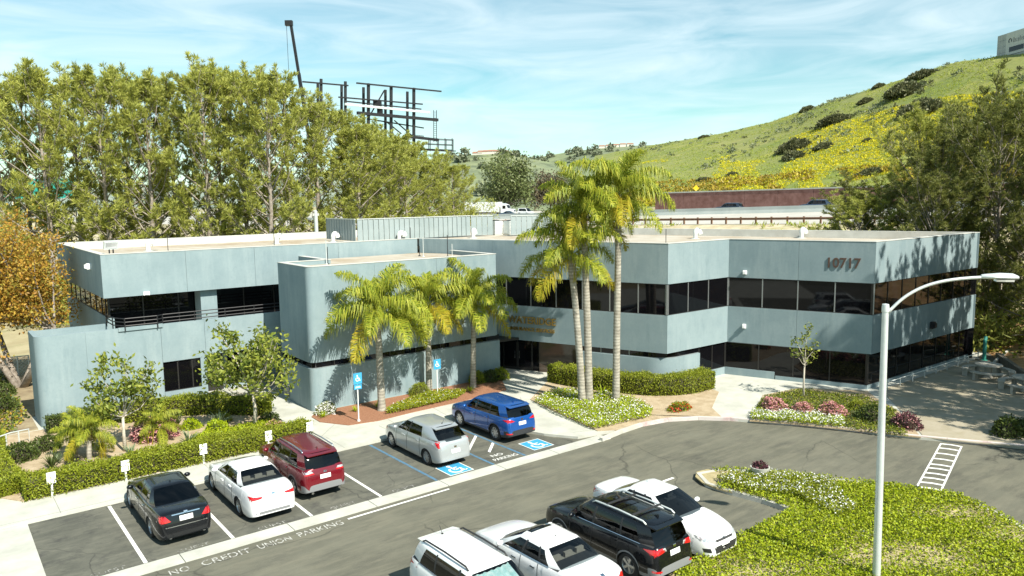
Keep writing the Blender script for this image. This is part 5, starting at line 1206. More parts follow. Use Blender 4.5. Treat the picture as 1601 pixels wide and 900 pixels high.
def ptop(bpx, tpx, zb=.15):
    b = at(*bpx, zb); z = zat(*tpx, b[0], b[1]); d = ray(*tpx); k = math.hypot(b[0], b[1])/math.hypot(d[0], d[1]); return b, np.array([d[0]*k, d[1]*k, z])
GP = 'queen palms in front of the building'
b, t = ptop((597, 641), (590, 498)); palm(b, t, .19, .15, 'short queen palm standing in the red mulch, leftmost palm at the wall', GP, .98, 1, 19, a0=.4)
b, t = ptop((671, 614), (669, 482)); palm(b, t, .17, .13, 'slender short queen palm beside the right blue parking sign', GP, .86, 2, 18, a0=1.2)
b, t = ptop((740, 605), (741, 478)); palm(b, t, .16, .13, 'short queen palm nearest the entrance, at the right end of the mulch bed', GP, .92, 3, 19, a0=2.3)
b, t = ptop((910, 632), (893, 408)); palm(b, t, .19, .15, 'tall queen palm with a swollen top, left one of the twin trunks', GP, 1.0, 4, 17, bulge=True, a0=.9)
b, t = ptop((921, 631), (912, 334)); palm(b, t, .20, .15, 'tall queen palm, right one of the twin trunks', GP, .98, 5, 19, a0=3.0)
b, t = ptop((963, 630), (968, 316)); palm(b, t, .19, .15, 'tallest queen palm with a hanging tan pod, right of the twin trunks', GP, 1.0, 6, 20, pod=True, a0=1.9)

# ---- broadleaved trees
def broad_data(seed, h, ht, rx, ry, nleaf, ls, lm, nb=10, barkm=None, r0=.07, clus=.35, stems=1, spread=.15):
    r = np.random.default_rng(seed); br = MB(); tips = []
    starts = []
    for s in range(stems):
        a = s*2.4+r.random(); e = np.array([math.cos(a)*spread*(stems > 1)*h*.35, math.sin(a)*spread*(stems > 1)*h*.35, ht]); p = [np.zeros(3)+np.array([math.cos(a), math.sin(a), 0])*.1*(stems > 1), e*.5+[*r.normal(0, .06*ht*.3, 2), 0], e]
        br.tube(p, [r0*1.25, r0*.95, r0*.75], 8); starts.append(e)
    for i in range(nb):
        s = starts[i % len(starts)]; a = i*2.4+r.random()*.7; t = (i+.5)/nb; zc = ht+(h-ht)*(.15+.8*t); q = math.sqrt(max(0, 1-((zc-ht)/(h-ht)*1.5-.6)**2*.9)); tgt = np.array([math.cos(a)*rx*q, math.sin(a)*ry*q, zc])*[r.uniform(.55, 1), r.uniform(.55, 1), 1]
        m = s+(tgt-s)*.5+np.array([0, 0, -.12*(h-ht)*(1-t)])+r.normal(0, .08, 3); br.tube([s, m, tgt], [r0*.5, r0*.32, r0*.12], 5, cap=False)
        for k in range(4):
            u = r.uniform(.35, 1); b = (s*(1-u)**2+2*m*u*(1-u)+tgt*u*u); e = b+norm(r.normal(0, .7, 3)+UPN*.35+norm(tgt-s)*.5)*r.uniform(.3, .7)*rx*.6; br.tube([b, e], [r0*.14, r0*.06], 3, cap=False); tips += [e, b+(e-b)*.6]
        tips.append(tgt)
    tips = np.array(tips); n = nleaf; k = r.integers(0, len(tips), n); P = tips[k]+r.normal(0, 1, (n, 3))*clus*np.array([1, 1, .7]); D = rdir(n)+UPN*.15; D /= np.linalg.norm(D, axis=1)[:, None]
    o = br.build('trunk', barkm or palebark, smooth=True); td = o.data; bpy.data.objects.remove(o)
    return td, leafmesh('crown', [(leafV(P, D, r.uniform(.7, 1.25, n)*ls, ls*.5), lm)])
place_tree('small_tree', broad_data(5, 4.25, 1.5, 1.75, 1.5, 1500, .23, broadleafm, 13, r0=.07, clus=.16), (6.26, 35.03, .15), 1, .6, 'thin young tree with a pale trunk in the left bed, before the blank curved wall')
place_tree('small_tree', broad_data(8, 4.9, 1.6, 2.4, 1.9, 2900, .24, broadleafm, 17, r0=.09, clus=.21), (11.76, 34.81, .15), 1, 2.2, 'spreading young tree with a pale trunk before the small ground floor window')
place_tree('sapling', broad_data(12, 3.9, 1.7, .75, .7, 300, .17, broadleafm, 6, r0=.05, clus=.12), (35.7, 21.12, .15), 1, .3, 'sparse sapling with a thin pale trunk in front of the dark glass on the right')
place_tree('orange_tree', broad_data(15, 9.9, 3.6, 2.7, 2.7, 19000, .20, orangeleaf, 26, barkm=bark, r0=.17, clus=.5, stems=4, spread=.7), (4.0, 51.5, 0), 1, 0, 'broad tree with orange brown leaves and several stems left of the building')
place_tree('orange_tree', broad_data(16, 4.6, 1.6, 1.7, 1.6, 2800, .2, orangeleaf, 12, barkm=bark, r0=.09, clus=.36, stems=2, spread=.6), (1.6, 50.0, 0), 1, 1, 'low orange leaved tree at the left frame edge, below the big orange tree')
# trees beyond the roof screens
fd = broad_data(19, 12, 2.0, 5.5, 5.2, 9000, .62, leaf('far_tree_leaf_mat', [(.09, .12, .04), (.15, .18, .06), (.12, .15, .05), (.19, .21, .08)], .15), 26, barkm=bark, r0=.25, clus=.9)
q = ew((798-800.5)/FOC*290, 290); place_tree('round_tree', fd, (q[0], q[1], 4.0), 1.86, 0, 'large rounded grey green tree beyond the truck on the freeway')
fd2 = broad_data(23, 8, 1.5, 5, 4.5, 5000, .55, leaf('far_brown_leaf_mat', [(.10, .075, .045), (.14, .11, .06), (.09, .08, .05)], .15), 18, barkm=bark, r0=.2, clus=.8)
q = ew((862-800.5)/FOC*300, 300); place_tree('round_tree', fd2, (q[0], q[1], 5.0), 1.75, 0, 'low brownish tree right of the large rounded one beyond the freeway')

# ---- hedges
def hedge(name, path, w, h, n, ls, lm, label, z=.15, group=None, cat='hedge'):
    P_ = resample(smooth(path, 2), .12); T = np.gradient(P_, axis=0); T /= np.linalg.norm(T, axis=1)[:, None]; Nn = np.stack([-T[:, 1], T[:, 0]], 1)
    k = RNG.integers(0, len(P_), n); per = RNG.random(n); sc_ = np.zeros((n, 2)); tot = 2*h+w; q = per*tot
    a = q < h; b = (q >= h) & (q < h+w); c_ = q >= h+w
    sc_[a] = np.c_[np.full(a.sum(), -w/2), q[a]]; sc_[b] = np.c_[q[b]-h-w/2, np.full(b.sum(), h)]; sc_[c_] = np.c_[np.full(c_.sum(), w/2), q[c_]-h-w]
    P = np.c_[P_[k]+Nn[k]*sc_[:, :1]+T[k]*RNG.normal(0, .06, (n, 1)), sc_[:, 1]]; out = np.c_[Nn[k]*np.sign(sc_[:, :1])*(a | c_)[:, None], b*1.0]
    P += RNG.normal(0, .055, P.shape); P[:, 2] += .10*vnoise(P[:, :2], 2.2, 2)*(P[:, 2] > .5*h); endk = (k < 3) | (k > len(P_)-4)
    D = out*.6+rdir(n)*.8; D /= np.linalg.norm(D, axis=1)[:, None]; V = leafV(P-out*.03, D, RNG.uniform(.7, 1.2, n)*ls, ls*.6)
    # ends
    ne = int(n*w*h/(tot*len(P_)*.12)*2.4)+20
    for s, kk_ in ((-1, 0), (1, -1)):
        u = RNG.uniform(-w/2, w/2, ne); zz = RNG.uniform(0, h, ne); E_ = np.c_[P_[kk_]+Nn[kk_]*u[:, None]+T[kk_]*s*.04, zz]; V = np.vstack([V, leafV(E_, norm_rows(rdir(ne)+np.r_[T[kk_]*s, .2]), ls, ls*.6)])
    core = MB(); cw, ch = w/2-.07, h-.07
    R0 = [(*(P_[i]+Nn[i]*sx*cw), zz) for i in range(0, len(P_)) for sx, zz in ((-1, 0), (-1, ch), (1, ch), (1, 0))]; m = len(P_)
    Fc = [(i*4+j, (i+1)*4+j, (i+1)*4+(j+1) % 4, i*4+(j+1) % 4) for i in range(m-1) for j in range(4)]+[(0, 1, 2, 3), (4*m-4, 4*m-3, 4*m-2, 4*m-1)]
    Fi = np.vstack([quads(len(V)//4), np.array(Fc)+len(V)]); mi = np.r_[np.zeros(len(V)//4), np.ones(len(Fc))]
    o = link(name, fastmesh(name, np.vstack([V, np.array(R0)]), Fi, [lm, darkcore], mi), loc=(0, 0, z)); return tag(o, label, cat, group)
hedge('hedge', [(2.35, 31.80), (6, 31.80), (13.0, 31.80)], .95, .72, 30000, .085, hedgeleaf, 'long low clipped hedge along the pavement behind the small white signs')
hedge('hedge', [(1.5, 40.2), (1.2, 36), (1.7, 32.4)], 1.6, .55, 15000, .085, hedgeleaf, 'wide low hedge at the left end of the planted bed')
hedge('hedge', [(7.2, 39.9), (9.5, 39.6), (11.2, 38.6), (13.0, 36.7)], .9, .85, 16000, .085, hedgeleaf, 'taller dark hedge along the wall behind the spreading young tree')
hedge('hedge', [(4.1, 40.3), (7.0, 40.2)], .8, .7, 7000, .085, darkleaf, 'dark low hedge at the foot of the curved left wall')
hedge('hedge', [(28.35, 32.4), (28.5, 30.9), (29.2, 28.9), (30.1, 26.9), (31.6, 25.75), (33.6, 25.7)], 1.0, .95, 26000, .085, hedgeleaf, 'clipped box hedge bending round the foot of the curved wall behind the tall palms')
# ---- individual shrubs
sbush = [bush_data('shrub', 70+i, .5, .5, .55, 1300, .085, m_) for i, m_ in enumerate((hedgeleaf, darkleaf, limeleaf, purpleleaf))]
bush('shrub', (20.7, 34.75, .15), bush_data('shrub', 71, .6, .55, .72, 2600, .06, hedgeleaf), 'clipped cube shaped shrub against the wall between two short palms')
for i, (x, y, lb) in enumerate(((24.6, 34.9, 'dark rounded shrub left of the entrance, first of three'), (25.4, 34.7, 'dark rounded shrub left of the entrance, middle of three'), (26.2, 34.7, 'dark rounded shrub beside the entrance doors, last of three'))): bush('shrub', (x, y, .15), sbush[i % 2], lb, group='shrubs left of the entrance', sc=(1.05, .9, 1.25), rz=i)
pk = bush_data('flowering_shrub', 80, .62, .58, .62, 1400, .08, hedgeleaf, petalp, 1500, .085)
for px, py, s, lb in ((1210, 642, 1.02, 'pink flowering round shrub, left one of three in the right bed'), (1255, 647, .9, 'pink flowering round shrub below the sapling, middle one of three'), (1300, 650, 1.05, 'pink flowering round shrub, right one of three in the right bed')): bush('flowering_shrub', at(px, py, .15), pk, lb, group='pink flowering shrubs', sc=s, rz=px)
bush('shrub', at(1362, 657, .15), sbush[1], 'dark shaded shrub left of the lamp pole in the right bed', sc=1.4); bush('shrub', at(1340, 640, .15), sbush[0], 'low green shrub behind the dark one near the lamp pole', sc=.9)
bush('shrub', at(1417, 667, .15), bush_data('shrub', 84, .6, .6, .62, 1700, .08, purpleleaf, petalp, 160, .07), 'purple leaved round shrub right of the lamp pole', sc=1.1)
bush('shrub', at(1574, 680, .15), bush_data('shrub', 85, .55, .55, .75, 900, .13, darkleaf), 'dark upright shrub on the patio edge near the right frame edge', sc=1.1); bush('shrub', at(1604, 676, .15), sbush[1], 'dark shrub cut by the right frame edge on the patio', sc=1.2)
bush('flowering_shrub', (15.3, 34.75, .15), bush_data('flowering_shrub', 86, .5, .45, .6, 900, .09, hedgeleaf, petalw, 700, .07), 'white flowering shrub at the rounded corner of the column wall')
bush('flowering_shrub', (7.7, 36.2, .15), bush_data('flowering_shrub', 87, .95, .85, 1.0, 2200, .09, purpleleaf, petalp, 1700, .08), 'large pale pink flowering shrub behind the thin young tree')
bush('flowering_shrub', (3.1, 33.3, .15), bush_data('flowering_shrub', 88, .9, .6, .35, 1300, .09, hedgeleaf, petalp, 500, .06), 'low pink flowering shrub behind the leftmost white sign')
bush('flowering_shrub', (5.0, 32.9, .15), bush_data('flowering_shrub', 89, .8, .4, .35, 1000, .09, hedgeleaf, petalp, 450, .06), 'low coral flowering shrub between the two left white signs')
bush('flowering_shrub', (12.2, 33.6, .15), bush_data('flowering_shrub', 90, .6, .5, .5, 900, .09, hedgeleaf, petalp, 380, .06), 'low pinkish shrub at the right end of the left bed')
bush('flowering_shrub', at(1062, 640, .15), bush_data('flowering_shrub', 91, .75, .45, .38, 1000, .09, hedgeleaf, petalr, 90, .12), 'low shrub with red flowers at the kerb right of the daisies')
for i, (x, y, s, k, lb) in enumerate(((2.6, 36.8, 1.5, 1, 'dark leafy shrub behind the left end of the bed'), (3.6, 37.6, 1.3, 1, 'dark leafy shrub under the curved wall'), (9.4, 36.6, 1.0, 2, 'bright lime green shrub in the middle of the left bed'), (10.2, 35.4, 1.15, 2, 'bright lime green mound left of the spreading young tree'), (10.9, 36.8, .9, 0, 'green shrub behind the spreading young tree'), (12.6, 35.3, 1.0, 1, 'dark green shrub by the path at the right end of the left bed'), (6.6, 34.2, .5, 1, 'small dark green clump at the foot of the thin young tree'), (0.9, 44.5, 1.6, 0, 'round green shrub on the slope left of the building'), (-.4, 42.8, 1.5, 2, 'bright green shrub on the slope at the left frame edge'), (2.6, 46.5, 1.7, 1, 'dark shrub in the shade beside the left wall'), (.3, 48.5, 2.0, 1, 'large dark shrub on the shaded slope at left'), (2.9, 50.2, 1.5, 1, 'dark shrub under the orange tree'), (1.2, 53.6, 1.6, 2, 'bright green grass clump in front of the wire fence'))):
    bush('shrub', (x, y, .05), sbush[k], lb, group='shrubs in the left bed and slope', sc=s, rz=i)
# fountain plants: pygmy date palms, agaves, strap-leaved clumps
def strap_data(seed, n, ln, w, el, m, name='clump'):
    r = np.random.default_rng(seed); V = []
    for i in range(n):
        a = i*2.4+r.normal(0, .2); e = math.radians(r.uniform(*el)); d = np.array([math.cos(a)*math.cos(e), math.sin(a)*math.cos(e), math.sin(e)]); l = ln*r.uniform(.75, 1.1); p = np.zeros(3); sd = norm(np.cross(d, UPN)); ww = [w*.7, w, w*.75, w*.1]; pts = [p]
        for k in range(3): pts.append(pts[-1]+d*l/3); d = norm(d+np.array([0, 0, -.28]))
        for k in range(3): V.append([pts[k]-sd*ww[k]/2, pts[k]+sd*ww[k]/2, pts[k+1]+sd*ww[k+1]/2, pts[k+1]-sd*ww[k+1]/2])
    V = np.array(V).reshape(-1, 3); return fastmesh(name, V, quads(len(V)//4), [m])
ag = strap_data(1, 34, .75, .075, (25, 85), agaveleaf); bp_ = strap_data(2, 44, .85, .055, (45, 85), darkleaf); lm_ = strap_data(3, 40, .7, .05, (25, 80), limeleaf)
for i, (px, py, d_, s, lb, nm) in enumerate(((82, 735, bp_, .9, 'strap leaved clump right above the leftmost white sign', 'strap_plant'), (205, 716, ag, .9, 'grey green agave at the foot of the thin young tree', 'agave'), (295, 695, ag, 1.0, 'spiky grey green agave left of the middle white sign', 'agave'), (275, 672, bp_, 1.15, 'upright strap leaved clump before the tall hedge', 'strap_plant'), (343, 665, ag, 1.1, 'spiky agave between the two young trees', 'agave'), (160, 705, lm_, .8, 'small green strap leaved clump beside the date palm', 'strap_plant'), (90, 722, ag, .8, 'grey agave in the left part of the bed', 'agave'), (150, 732, lm_, .6, 'low lime clump on bare soil in the left bed', 'strap_plant'), (245, 708, lm_, .6, 'lime clump behind the middle white sign', 'strap_plant'), (941, 622, lm_, 1.1, 'bright strap leaved clump between the tall palm trunks', 'strap_plant'), (505, 652, lm_, .55, 'small green tuft left in the mulch bed', 'strap_plant'), (555, 643, lm_, .5, 'small green tuft in the mulch behind the blue sign', 'strap_plant'), (590, 636, lm_, .55, 'small green tuft at the foot of the leftmost palm', 'strap_plant'), (735, 612, lm_, .6, 'small green tuft at the foot of the palm nearest the entrance', 'strap_plant'))):
    bush(nm, at(px, py, .15), d_, lb, 'plant', 'spiky plants in the beds', s, i)
for i, (px, py, hh, s, lb) in enumerate(((140, 722, 1.15, .46, 'short date palm with yellow arching fronds in the left bed'), (250, 688, .55, .38, 'low yellowish date palm between the young trees'), (118, 716, .8, .38, 'small date palm just left of the taller yellow one'))):
    b = at(px, py, .15); palm(b, b+[0.05, 0, hh], .10, .09, lb, 'short date palms in the left bed', s, 40+i, 15, a0=i)
# ---- ground covers
def cover(name, poly, n, z, h, ls, sets, mask=None, hn=1.5):
    """loose leaves over a bed; sets: [(material, share, size factor, lift)]"""
    P = scatter(poly, n)
    if mask is not None: P = P[mask(P)]
    H_ = h*(.45+.55*(.5+.5*vnoise(P, hn, 7)))*RNG.uniform(.25, 1.0, len(P)); out = []; i0 = 0; k = RNG.random(len(P)); acc = 0
    for m_, share, sf, lift in sets:
        s = (k >= acc) & (k < acc+share); acc += share; p = np.c_[P[s], z+H_[s]+lift]; n_ = len(p)
        D = norm_rows(rdir(n_)*[1, 1, .5]+UPN*.25); out.append((leafV(p, D, RNG.uniform(.7, 1.2, n_)*ls*sf, ls*sf*.62), m_))
    return tag(clump(out, name), kind='stuff')
ip_ = [p for p in islandpoly]
def islmask(P):
    keep = RNG.random(len(P)) < np.clip(.85+.9*vnoise(P, .9, 21), .25, 1); 
    edge = (P[:, 0] > 26.2) & (P[:, 1] < 9.5) & (vnoise(P, .8, 5) > -.1)
    nose = (P[:, 1] > 16.4) & (P[:, 0] < 23.4)
    return keep & ~(edge & (RNG.random(len(P)) < .3)) & ~nose
inner = [tuple(np.array(p)*.985+np.array([22.5, 11.5])*.015) for p in ip_]
cover('ground_cover', inner, 105000, .14, .26, .085, [(coverleaf, .66, 1., 0), (limeleaf, .12, 1., .02), (hedgeleaf, .10, 1.1, 0), (darkleaf, .12, 1.2, -.02)], islmask, 1.4)  # low dark leaves: colour standing in for shade in the gaps
dz = [at(*p, .2)[:2] for p in ((1130, 757), (1120, 748), (1180, 744), (1270, 750), (1300, 760), (1340, 800), (1310, 812), (1250, 780), (1180, 772))]
cover('daisies', dz, 9000, .22, .32, .07, [(hedgeleaf, .86, 1.2, 0), (petalw, .14, 1.0, .05)])
w1 = [at(*p, .2)[:2] for p in ((836, 627), (868, 645), (930, 671), (1018, 652), (1020, 640), (985, 625), (900, 612), (868, 612))]
cover('daisies', w1, 17000, .16, .40, .085, [(limeleaf, .55, 1.1, 0), (hedgeleaf, .30, 1.1, 0), (petalw, .15, .95, .05)])
w2 = [at(*p, .2)[:2] for p in ((1172, 655), (1215, 659), (1320, 668), (1318, 652), (1240, 645), (1178, 642))]
cover('daisies', w2, 8000, .16, .30, .085, [(limeleaf, .45, 1.1, 0), (hedgeleaf, .33, 1.1, 0), (petalw, .22, 1.0, .05)])
w3 = [at(*p, .2)[:2] for p in ((1180, 640), (1197, 619), (1250, 609), (1350, 620), (1400, 640), (1400, 655), (1420, 682), (1320, 668), (1300, 650))]
cover('ground_cover', w3, 16000, .14, .22, .09, [(darkleaf, .5, 1, 0), (hedgeleaf, .5, 1, 0)])
w4 = [at(*p, .2)[:2] for p in ((605, 647), (640, 640), (715, 622), (730, 612), (690, 612), (640, 625), (606, 640))]
cover('ground_cover', w4, 9000, .16, .32, .08, [(hedgeleaf, .72, 1.1, 0), (limeleaf, .18, 1, 0), (palmgold, .07, .9, .05), (petalw, .03, .8, .06)])
w5 = [(8.6, 32.6), (12.8, 32.5), (12.6, 35.2), (9.0, 35.0)]
cover('ground_cover', w5, 9000, .15, .26, .085, [(limeleaf, .6, 1.1, 0), (hedgeleaf, .37, 1, 0), (palmgold, .03, .8, .04)])
lv = [(-6, 41.5), (3.6, 41.2), (3.6, 57), (-8, 57)]
cover('leaf_litter', lv, 16000, .14, .12, .16, [(darkleaf, .45, 1.2, 0), (hedgeleaf, .3, 1., 0), (orangeleaf, .25, 1, 0)], lambda P: vnoise(P, .5, 4) > -.35)
# freeway bank growth
P = np.array([fpt(s, n)[:2] for s, n in zip(RNG.uniform(-75, 90, 5200), RNG.uniform(-22, -2.2, 5200))]); P = P[vnoise(P, .22, 8) > .05]; z = bank_z(np.c_[P, np.zeros(len(P))])
k = np.repeat(np.arange(len(P)), 5); Q = np.c_[P[k], z[k]]+RNG.normal(0, .18, (len(k), 3))*[1, 1, .2]
D = norm_rows(rdir(len(k))*.6+UPN*.9); tag(clump([(leafV(Q, D, RNG.uniform(.3, .7, len(k)), .10), grassleaf)], 'bank_grass'), kind='stuff')
# ---- hill growth
def hill_scatter(n, u0, u1, v0, v1, keep):
    U = RNG.uniform(u0, u1, n); Vv = RNG.uniform(v0, v1, n); K = keep(U, Vv); out = []
    for u, v in zip(U[K], Vv[K]):
        q = hill_pt(u, v); h = HBVH.ray_cast(Vector((q[0], q[1], 200)), Vector((0, 0, -1)))
        if h[0] is not None: out.append(h[0][:])
    return np.array(out)
def hill_stuff(name, P, m_, sz, n, flat=.5):
    k = np.repeat(np.arange(len(P)), n); s = np.repeat(RNG.uniform(.6, 1.3, len(P))*sz, n); d = rdir(len(k)); d[:, 2] = np.abs(d[:, 2])*flat; Q = P[k]+d*s[:, None]*.7
    D = norm_rows(rdir(len(k))*.7+UPN*.6); tag(clump([(leafV(Q, D, s*.8, s*.38), m_)], name), kind='stuff')
hn = lambda U, V_, a, b, sd: vnoise(np.c_[U*a, V_*b], 1., sd)
hill_stuff('mustard_flowers', hill_scatter(24000, 1000, 1640, .05, .62, lambda U, V_: (hn(U, V_, .022, 9, 3)+hn(U, V_, .06, 22, 4)*.5 > np.interp(U, [1000, 1180, 1300, 1500, 1640], [.4, .1, -.3, -.45, -.2])) & (np.abs(V_-np.interp(U, [1000, 1150, 1300, 1450, 1600], [.26, .26, .34, .44, .46])) < .24)), mustard, .42, 5, .5)
hill_stuff('rust_scrub', hill_scatter(3200, 980, 1640, .0, .2, lambda U, V_: hn(U, V_, .03, 14, 13) > -.25), iceplant, .75, 8, .5)
hill_stuff('mustard_flowers', hill_scatter(1500, 1000, 1640, .0, .05, lambda U, V_: hn(U, V_, .03, 14, 17) > -.1), mustard, .5, 7, .5)
hill_stuff('hill_grass', hill_scatter(16000, 960, 1700, .0, 1.0, lambda U, V_: hn(U, V_, .03, 12, 23) > -.5), grassleaf, .45, 4, .4)
hill_stuff('sage_scrub', hill_scatter(1500, 1000, 1660, .3, 1.0, lambda U, V_: hn(U, V_, .04, 16, 31) > .25), sageleaf, .95, 12, .7)
hill_stuff('dark_scrub', hill_scatter(520, 1000, 1660, .05, .95, lambda U, V_: hn(U, V_, .05, 18, 37) > .5), scrubleaf, 1.0, 16, .7)
hb = [bush_data('hill_bush', 95+i, 1.15, .85, .62, 5200, .15, scrubleaf) for i in range(3)]
for i, (px, py, r_, lb) in enumerate(((1247, 222, 30, 'largest dark bush in the middle of the hillside'), (1243, 240, 20, 'dark bush just below the largest one'), (1311, 182, 24, 'dark rounded bush higher up the hillside'), (1420, 134, 30, 'big dark bush near the crest on the right'), (1446, 162, 34, 'wide dark bush beside the pines on the hillside'), (1448, 104, 20, 'bush on the skyline near the hilltop building'), (1356, 155, 13, 'small dark bush below the crest'), (1264, 168, 14, 'bush on the skyline in the middle of the crest'), (1102, 212, 9, 'small bush on the skyline left part of the crest'), (1292, 225, 16, 'grey bush right of the largest dark bush'), (1375, 132, 11, 'small bush on the crest left of the big one'), (1395, 100, 9, 'tiny bush on the skyline'), (1416, 196, 10, 'small dark bush in the mustard flowers'), (1357, 217, 9, 'lone dark bush left of the bright mustard patch'), (1460, 230, 16, 'dark bush beside the pines at the foot of the hill'), (1365, 265, 18, 'olive bush above the sound wall'), (1145, 270, 12, 'grey bush in the rusty scrub'), (1100, 278, 12, 'grey green bush at the left foot of the hill'))):
    q = on_hill(px, py+r_*.3)
    if q is None: q = on_hill(px, py+r_*.3+8)
    if q is None: continue
    s = r_*math.hypot(q[0], q[1])/FOC; bush('hill_bush', q-np.array([0, 0, .25*s]), hb[i % 3], lb, 'bush', 'bushes on the hillside', s, i)

# ================================================================== STREET FURNITURE AND SMALL THINGS
# street lamp on the island
lb_ = at(1370, 905, .15); LD = math.hypot(lb_[0], lb_[1])
lamp = thing('street_lamp', lb_, 'tall pale grey street lamp with a curved arm standing in the ground cover', 'street lamp')
def lrel(px, py, k=1.): return far(px, py, LD*k)-lb_
tp = lrel(1384.5, 480)
mb = MB(); mb.tube([(0, 0, 0), tp*.33, tp*.66, tp], [.105, .098, .090, .082], 14); mb.build('pole', galv, lamp, smooth=True, sharp=50)
MB().lathe([(.0, .10), (.085, .08), (.095, 0), (.095, -.12), (.0, -.12)], 14, c=tuple(tp)).build('pole_cap', galv, lamp, smooth=True, sharp=40)
arm = [lrel(*p, k) for p, k in (((1388, 489), 1), ((1400, 476), 1.003), ((1418, 461), 1.008), ((1445, 447), 1.015), ((1475, 439), 1.02), ((1505, 435), 1.027), ((1540, 433), 1.035))]
MB().tube(resample(smooth(arm, 2), .1), .042, 8).build('arm', galv, lamp, smooth=True)
h0, h1 = lrel(1534, 432.5, 1.034), lrel(1593, 433.5, 1.045); d = norm(h1-h0); sd = norm(np.cross(d, UPN)); Lh = np.linalg.norm(h1-h0); mb = MB(); V = []; nseg = 12
for i in range(nseg+1):
    t = i/nseg; w = np.interp(t, [0, .06, .3, .7, .92, 1], [.055, .09, .155, .175, .13, .04]); ht = np.interp(t, [0, .1, .5, .85, 1], [.06, .075, .11, .10, .03]); c = h0+d*Lh*t
    V += [c+sd*w*math.cos(a)+UPN*(ht*max(math.sin(a), 0)+.05*min(math.sin(a), 0)) for a in np.linspace(0, 2*PI, 15)[:-1]]
mb.add(V, [(i*14+j, (i+1)*14+j, (i+1)*14+(j+1) % 14, i*14+(j+1) % 14) for i in range(nseg) for j in range(14)]+[tuple(range(14)), tuple(range(nseg*14, nseg*14+14))]); mb.build('lamp_head', galv, lamp, smooth=True, sharp=50)
V = [h0+d*Lh*t+sd*w*s-UPN*.055 for t, w in ((.38, .12), (.6, .15), (.85, .12)) for s in (-1, 1)]; V += [q-UPN*.05 for q in V]
MB().add(V, [(0, 1, 3, 2), (2, 3, 5, 4), (6, 8, 9, 7), (8, 10, 11, 9), (0, 2, 8, 6), (2, 4, 10, 8), (1, 7, 9, 3), (3, 9, 11, 5), (0, 6, 7, 1), (4, 5, 11, 10)]).build('lens', clearlamp, lamp)
MB().box(-.2, .2, -.2, .2, -.1, .05).build('base_plate', concrete, lamp)
# blue parking signs
for (bp, ht, lab, two) in (((561, 658), 2.35, 'blue accessible parking sign in the mulch, left one with a plate below', True), ((684, 618), 1.98, 'blue accessible parking sign on a white pole in the low flowers, the right one', False)):
    b = at(*bp, .15); r = thing('parking_sign', b, lab, 'sign', 'accessible parking signs')
    MB().tube([(0, 0, 0), (0, 0, ht)], .03, 8).build('pole', whitemetal, r); MB().lathe([(.08, 0), (.07, .06), (.03, .08)], 8).build('foot', whitemetal, r)
    zc = ht-.26; MB().box(-.22, .22, -.052, -.032, zc-.27, zc+.27).build('sign_plate', bluepaint, r)
    sq, wm, bd = isa('x', 0, 0, .40, 0, frame=(np.array([0, -.054, zc+.02]), np.array([1., 0, 0]), np.array([0, 0, 1.]), np.array([0, -1., 0])))
    wm.build('symbol', white, r)
    if two: MB().box(-.20, .20, -.052, -.032, zc-.52, zc-.30).build('sign_plate', bluepaint, r); MB().box(-.15, .15, -.056, -.0535, zc-.45, zc-.43).box(-.13, .13, -.056, -.0535, zc-.40, zc-.38).build('sign_text', white, r)
# small blank white signs in the hedge
for (px, py, lb) in ((80, 747, 'blank white sign board in the hedge, leftmost of the row'), (196, 728, 'blank white sign board in the hedge in front of the thin young tree'), (318, 702, 'blank white sign board in the hedge, third from the left behind the white saloon'), (420, 681, 'blank white sign board in the hedge, behind the dark red SUV'), (484, 667, 'blank white sign board at the right end of the hedge')):
    q = onY(px, py, 31.27); r = thing('white_sign', (q[0], 31.37, .12), lb, 'sign', 'small white signs along the hedge')
    zc = q[2]-.12; MB().box(-.145, .145, -.10, -.075, zc-.21, zc+.21).build('board', white, r); MB().box(-.035, .035, -.07, .0, 0, zc+.1).build('post', whitemetal, r)
# stone pot on the island nose
q = at(1188, 746, .17); r = thing('stone_pot', q, 'round pale stone pot with a dark plant at the tip of the island', 'pot')
MB().lathe([(.0, 0), (.24, 0), (.33, .30), (.36, .42), (.31, .42), (.28, .34), (0, .34)], 18).build('pot', concrete, r, smooth=True, sharp=40)
o = link('plant', bush_data('plant', 120, .26, .26, .22, 160, .12, purpleleaf), r, (0, 0, .36))
# picnic tables
stone = mat('cast_stone_mat', (.36, .34, .29), .9, col2=(.46, .44, .38), scale=5)
for (x, y, lb) in ((47.4, 16.7, 'round concrete picnic table with curved benches on the shaded patio'), (45.6, 14.2, 'concrete picnic table cut by the right frame edge on the patio')):
    r = thing('picnic_table', (x, y, .14), lb, 'picnic table', 'concrete picnic tables')
    MB().lathe([(0, .70), (.68, .70), (.70, .73), (.68, .78), (0, .78)], 24).build('table_top', stone, r, smooth=True, sharp=40); MB().lathe([(.28, 0), (.2, .1), (.17, .5), (.25, .695)], 14).build('pedestal', stone, r, smooth=True)
    for a0 in (200, 320, 80):
        aa = np.radians(np.linspace(a0-42, a0+42, 10)); mb = MB()
        for z in (.40, .46): pass
        V = [(rr*math.cos(a), rr*math.sin(a), z) for a in aa for rr, z in ((.98, .40), (1.32, .40), (1.32, .47), (.98, .47))]
        mb.add(V, [(i*4+j, (i+1)*4+j, (i+1)*4+(j+1) % 4, i*4+(j+1) % 4) for i in range(9) for j in range(4)]+[(0, 1, 2, 3), (36, 37, 38, 39)]); be = mb.build('bench', stone, r)
        for k in (1, 8): c = np.array([1.15*math.cos(aa[k]), 1.15*math.sin(aa[k]), .2]); t = np.array([-math.sin(aa[k]), math.cos(aa[k]), 0]); n_ = np.array([math.cos(aa[k]), math.sin(aa[k]), 0]); MB().obox(c, t*.07, n_*.13, (0, 0, .199)).build('bench_leg', stone, be)
